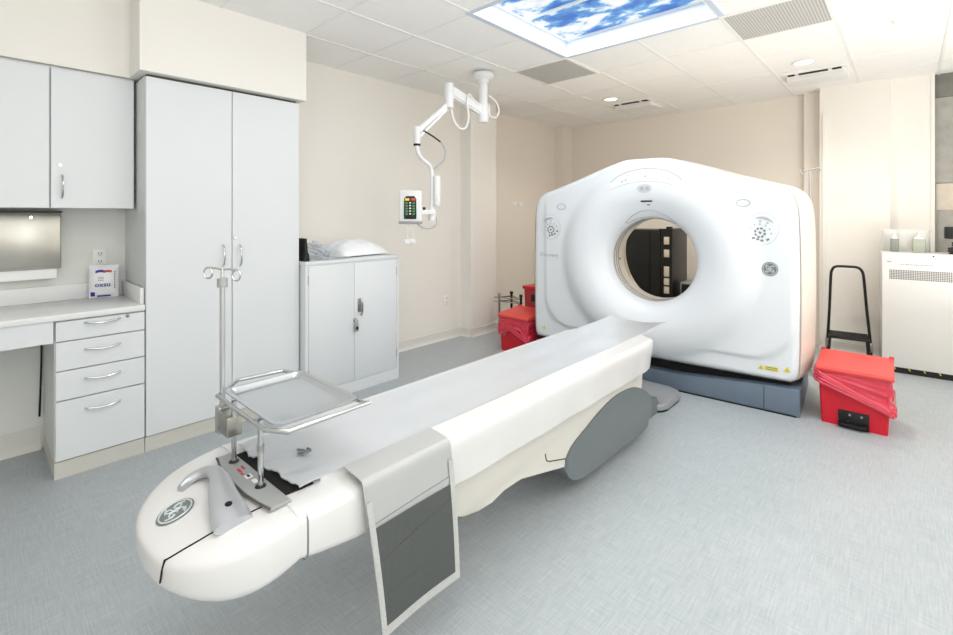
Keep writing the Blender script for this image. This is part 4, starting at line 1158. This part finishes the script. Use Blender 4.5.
# ------------------------------------------------------------------ white power cabinet at right
PC = (-.171, 5.755, 0); PR = math.radians(5)
t = thing('power_cabinet', 'white metal equipment cabinet with perforated vent band at the right edge', 'equipment cabinet', PC, PR)
m = MB(); m.box(0, .80, 0, .36, .055, 1.10, .006); bd = obj('cabinet_body', m, 'powdercoat', t, local=True, angle=30)
m = MB(); m.box(.02, .78, .02, .35, 0, .055); obj('dark_foot', m, 'black', t, local=True, smooth=False)
m = MB()
for k in range(6): 
    m.prism([(.09+k*.1, .030), (.10+k*.1, .030), (.09+k*.1, .050), (.08+k*.1, .050)], lambda a, b, c_: (a, c_, b), .0185, .02)
obj('hazard_stripe', m, 'yellow', t, local=True)
m = MB()
for i in range(62):
    for j in range(6):
        m.box(.052+i*.0115, .0585+i*.0115, -.0012, .002, .862+j*.015, .873+j*.015)
o = obj('vent_slot', m, 'gap', bd, local=True, smooth=False); o['kind'] = 'stuff'
m = MB(); m.box(.035, .065, -.0015, .002, 1.015, 1.027); obj('small_badge', m, 'ink_light', bd, local=True)
m = MB()
x = .125
for wd in (.012, .010, .028, .020, .034, .018, .026, .030):
    m.box(x, x+wd, -.0012, .002, .995, 1.003); x += wd+.006
obj('badge_print', m, 'ink_light', bd, local=True)
m = MB(); m.cyl((.345, -.004, 1.082), (.345, .004, 1.082), .006, 12); obj('screw', m, 'black', bd, local=True)
def pcl(u, v, z): 
    return (PC[0]+u*math.cos(PR)-v*math.sin(PR), PC[1]+u*math.sin(PR)+v*math.cos(PR), z)
for u, col, lab, w_ in ((.105, 'sanitizer_grey', 'narrow grey-green pump bottle, left of two on the white cabinet', .030), (.275, 'sanitizer', 'wider pale green pump bottle, right of two on the white cabinet', .046)):
    p = pcl(u, .24, 1.10)
    t = thing('pump_bottle', lab, 'bottle', p, PR, 'pump bottles')
    m = MB(); m.prism(rr(-w_, w_, -.025, .025, .012, 4), lambda a, b, c_: (a, b, c_), 0, .125, .005); obj('bottle_body', m, col, t, local=True, angle=40)
    m = MB(); m.lathe([(.001, .0), (w_*.8, 0), (w_*.7, .014), (.012, .022), (.012, .04), (.001, .04)], (0, 0, .125), 18); obj('cap', m, 'outlet', t, local=True)
    m = MB(); m.cyl((0, 0, .16), (0, 0, .19), .005, 10); m.tube([(0, 0, .19), (.0, -.012, .196), (0, -.04, .19)], .008, 8); obj('pump_head', m, 'outlet', t, local=True)
p = pcl(.19, .29, 1.10)
t = thing('acrylic_shelf', 'frosted acrylic holder standing behind the pump bottles', 'holder', p, PR)
m = MB(); m.box(-.17, .17, .03, .036, 0, .21, .003); m.box(-.17, .17, -.02, .036, 0, .006, .002); m.box(-.17, -.164, -.02, .036, 0, .21, .002); m.box(.164, .17, -.02, .036, 0, .21, .002)
obj('holder_panel', m, 'acrylic', t, local=True, angle=30)
m = MB(); m.box(-.055, -.035, .026, .030, .125, .185, .002); obj('holder_mark', m, 'recess_grey', t, local=True)
p = pcl(.52, .17, 1.10)
t = thing('black_clamp_mount', 'black clamp mount with knobs on the white cabinet, cut by right edge', 'clamp mount', p, PR)
m = MB(); m.box(-.085, .08, -.04, .04, .135, .245, .012); obj('mount_head', m, 'black', t, local=True)
m = MB(); m.cyl((.01, 0, 0), (.01, 0, .14), .018, 14); m.lathe([(.001, .02), (.06, .02), (.07, .0), (.001, 0)], (.01, 0, 0), 20); obj('mount_stem', m, 'black', t, local=True)
m = MB()
for x, z in ((-.045, .04), (-.02, .09)):
    m.tube([(.01, -.0, z), (x, -.03, z)], .008, 8)
    for k in range(5):
        a = 2*PI*k/5; m.lathe([(.0005, .010), (.010, .008), (.011, -.008), (.0005, -.010)], (x+.017*math.cos(a), -.035, z+.017*math.sin(a)), 8, 'y')
    m.lathe([(.0005, .009), (.016, .009), (.016, -.009), (.0005, -.009)], (x, -.035, z), 12, 'y')
objs('star_knob', m, 'black', t, local=True)

# ------------------------------------------------------------------ equipment seen through the bore
t = thing('equipment_rack', 'tall dark equipment rack behind the scanner, seen through the bore', 'equipment rack', (-2.32, 5.75, 0))
m = MB(); m.box(-2.66, -2.17, 5.60, 6.1, 0, 1.27, .006); rk = obj('rack_enclosure', m, 'rack', t, angle=30)
m = MB(); m.box(-2.165, -2.03, 5.60, 6.1, 0, 1.285, .006); obj('rack_frame', m, 'blackmetal', t, angle=30)
m = MB(); m.box(-2.66, -2.17, 5.594, 5.60, .855, .863); m.box(-2.30, -2.294, 5.594, 5.60, .05, 1.25); obj('door_gap', m, 'black', rk)
for z0, z1 in ((1.10, 1.19), (.95, 1.04), (.72, .84), (.62, .70), (.52, .60)):
    m = MB(); m.box(-2.125, -2.065, 5.588, 5.602, z0, z1, .004); md = obj('rack_module', m, 'rackpanel', t, angle=30)
m = MB(); m.box(-2.11, -2.06, 5.62, 5.70, 1.285, 1.31, .004); m.box(-2.20, -2.14, 5.62, 5.70, 1.27, 1.285, .004); objs('cable_gland', m, 'black', t)
t = thing('grey_control_box', 'small dark grey box right of the rack, low in the bore opening', 'control box', (-1.87, 5.8, 0))
m = MB(); m.box(-1.97, -1.72, 5.68, 5.95, 0, .66, .008); obj('box_body', m, 'greypanel', t, angle=30)
m = MB(); m.box(-1.95, -1.74, 5.674, 5.682, .50, .64, .003); obj('box_panel', m, 'black', t, angle=30)

# ------------------------------------------------------------------ light
def area(name, loc, size, energy, col, rot=(0, 0, 0), sy=None):
    l = bpy.data.lights.new(name, 'AREA'); l.energy = energy; l.color = col; l.shape = 'RECTANGLE'; l.size = size; l.size_y = sy or size
    o = bpy.data.objects.new(name, l); COL.objects.link(o); o.location = loc; o.rotation_euler = rot; return o
area('ceiling_lamp_front', (-.9, .6, 2.80), 1.2, 12, (1, .99, .98), sy=1.2)  # unseen fill added near the ceiling, no fixture modelled
area('ceiling_lamp_right', (1.2, 3.2, 2.80), 1.2, 24, (1, .985, .965), sy=1.2)  # added unseen fill for the right side of the room
area('window_fill', (1.0, -1.3, 1.8), 2.2, 13, (.98, .99, 1), rot=(math.radians(82), 0, math.radians(22)), sy=1.6)  # fill added behind the camera, there is no window
area('side_window', (2.3, .6, 1.7), 1.6, 17, (.97, .985, 1), rot=(math.radians(90), 0, math.radians(90)), sy=1.4)  # added side fill to brighten the cabinet fronts, not a window
area('uplight_front', (.7, .2, 1.2), 2.2, 52, (1, .995, .985), rot=(PI, 0, 0), sy=2.0)  # unseen bounce fill aimed up to brighten the ceiling
area('uplight_back', (1.3, 3.9, .6), 1.6, 52, (1, .985, .96), rot=(PI, 0, 0), sy=2.6)  # second added bounce fill, for the ceiling further back
area('sky_lamp', (-1.59, 2.93, 2.955), 1.1, 18, (.95, .98, 1), sy=1.1)
w = bpy.data.worlds.new('world'); SC.world = w; w.use_nodes = True
w.node_tree.nodes['Background'].inputs[0].default_value = (1, 1, 1, 1); w.node_tree.nodes['Background'].inputs[1].default_value = .4
SC.view_settings.view_transform = 'Standard'; SC.view_settings.look = 'None'; SC.view_settings.exposure = 0.13
SC.cycles.max_bounces = 8; SC.cycles.diffuse_bounces = 5
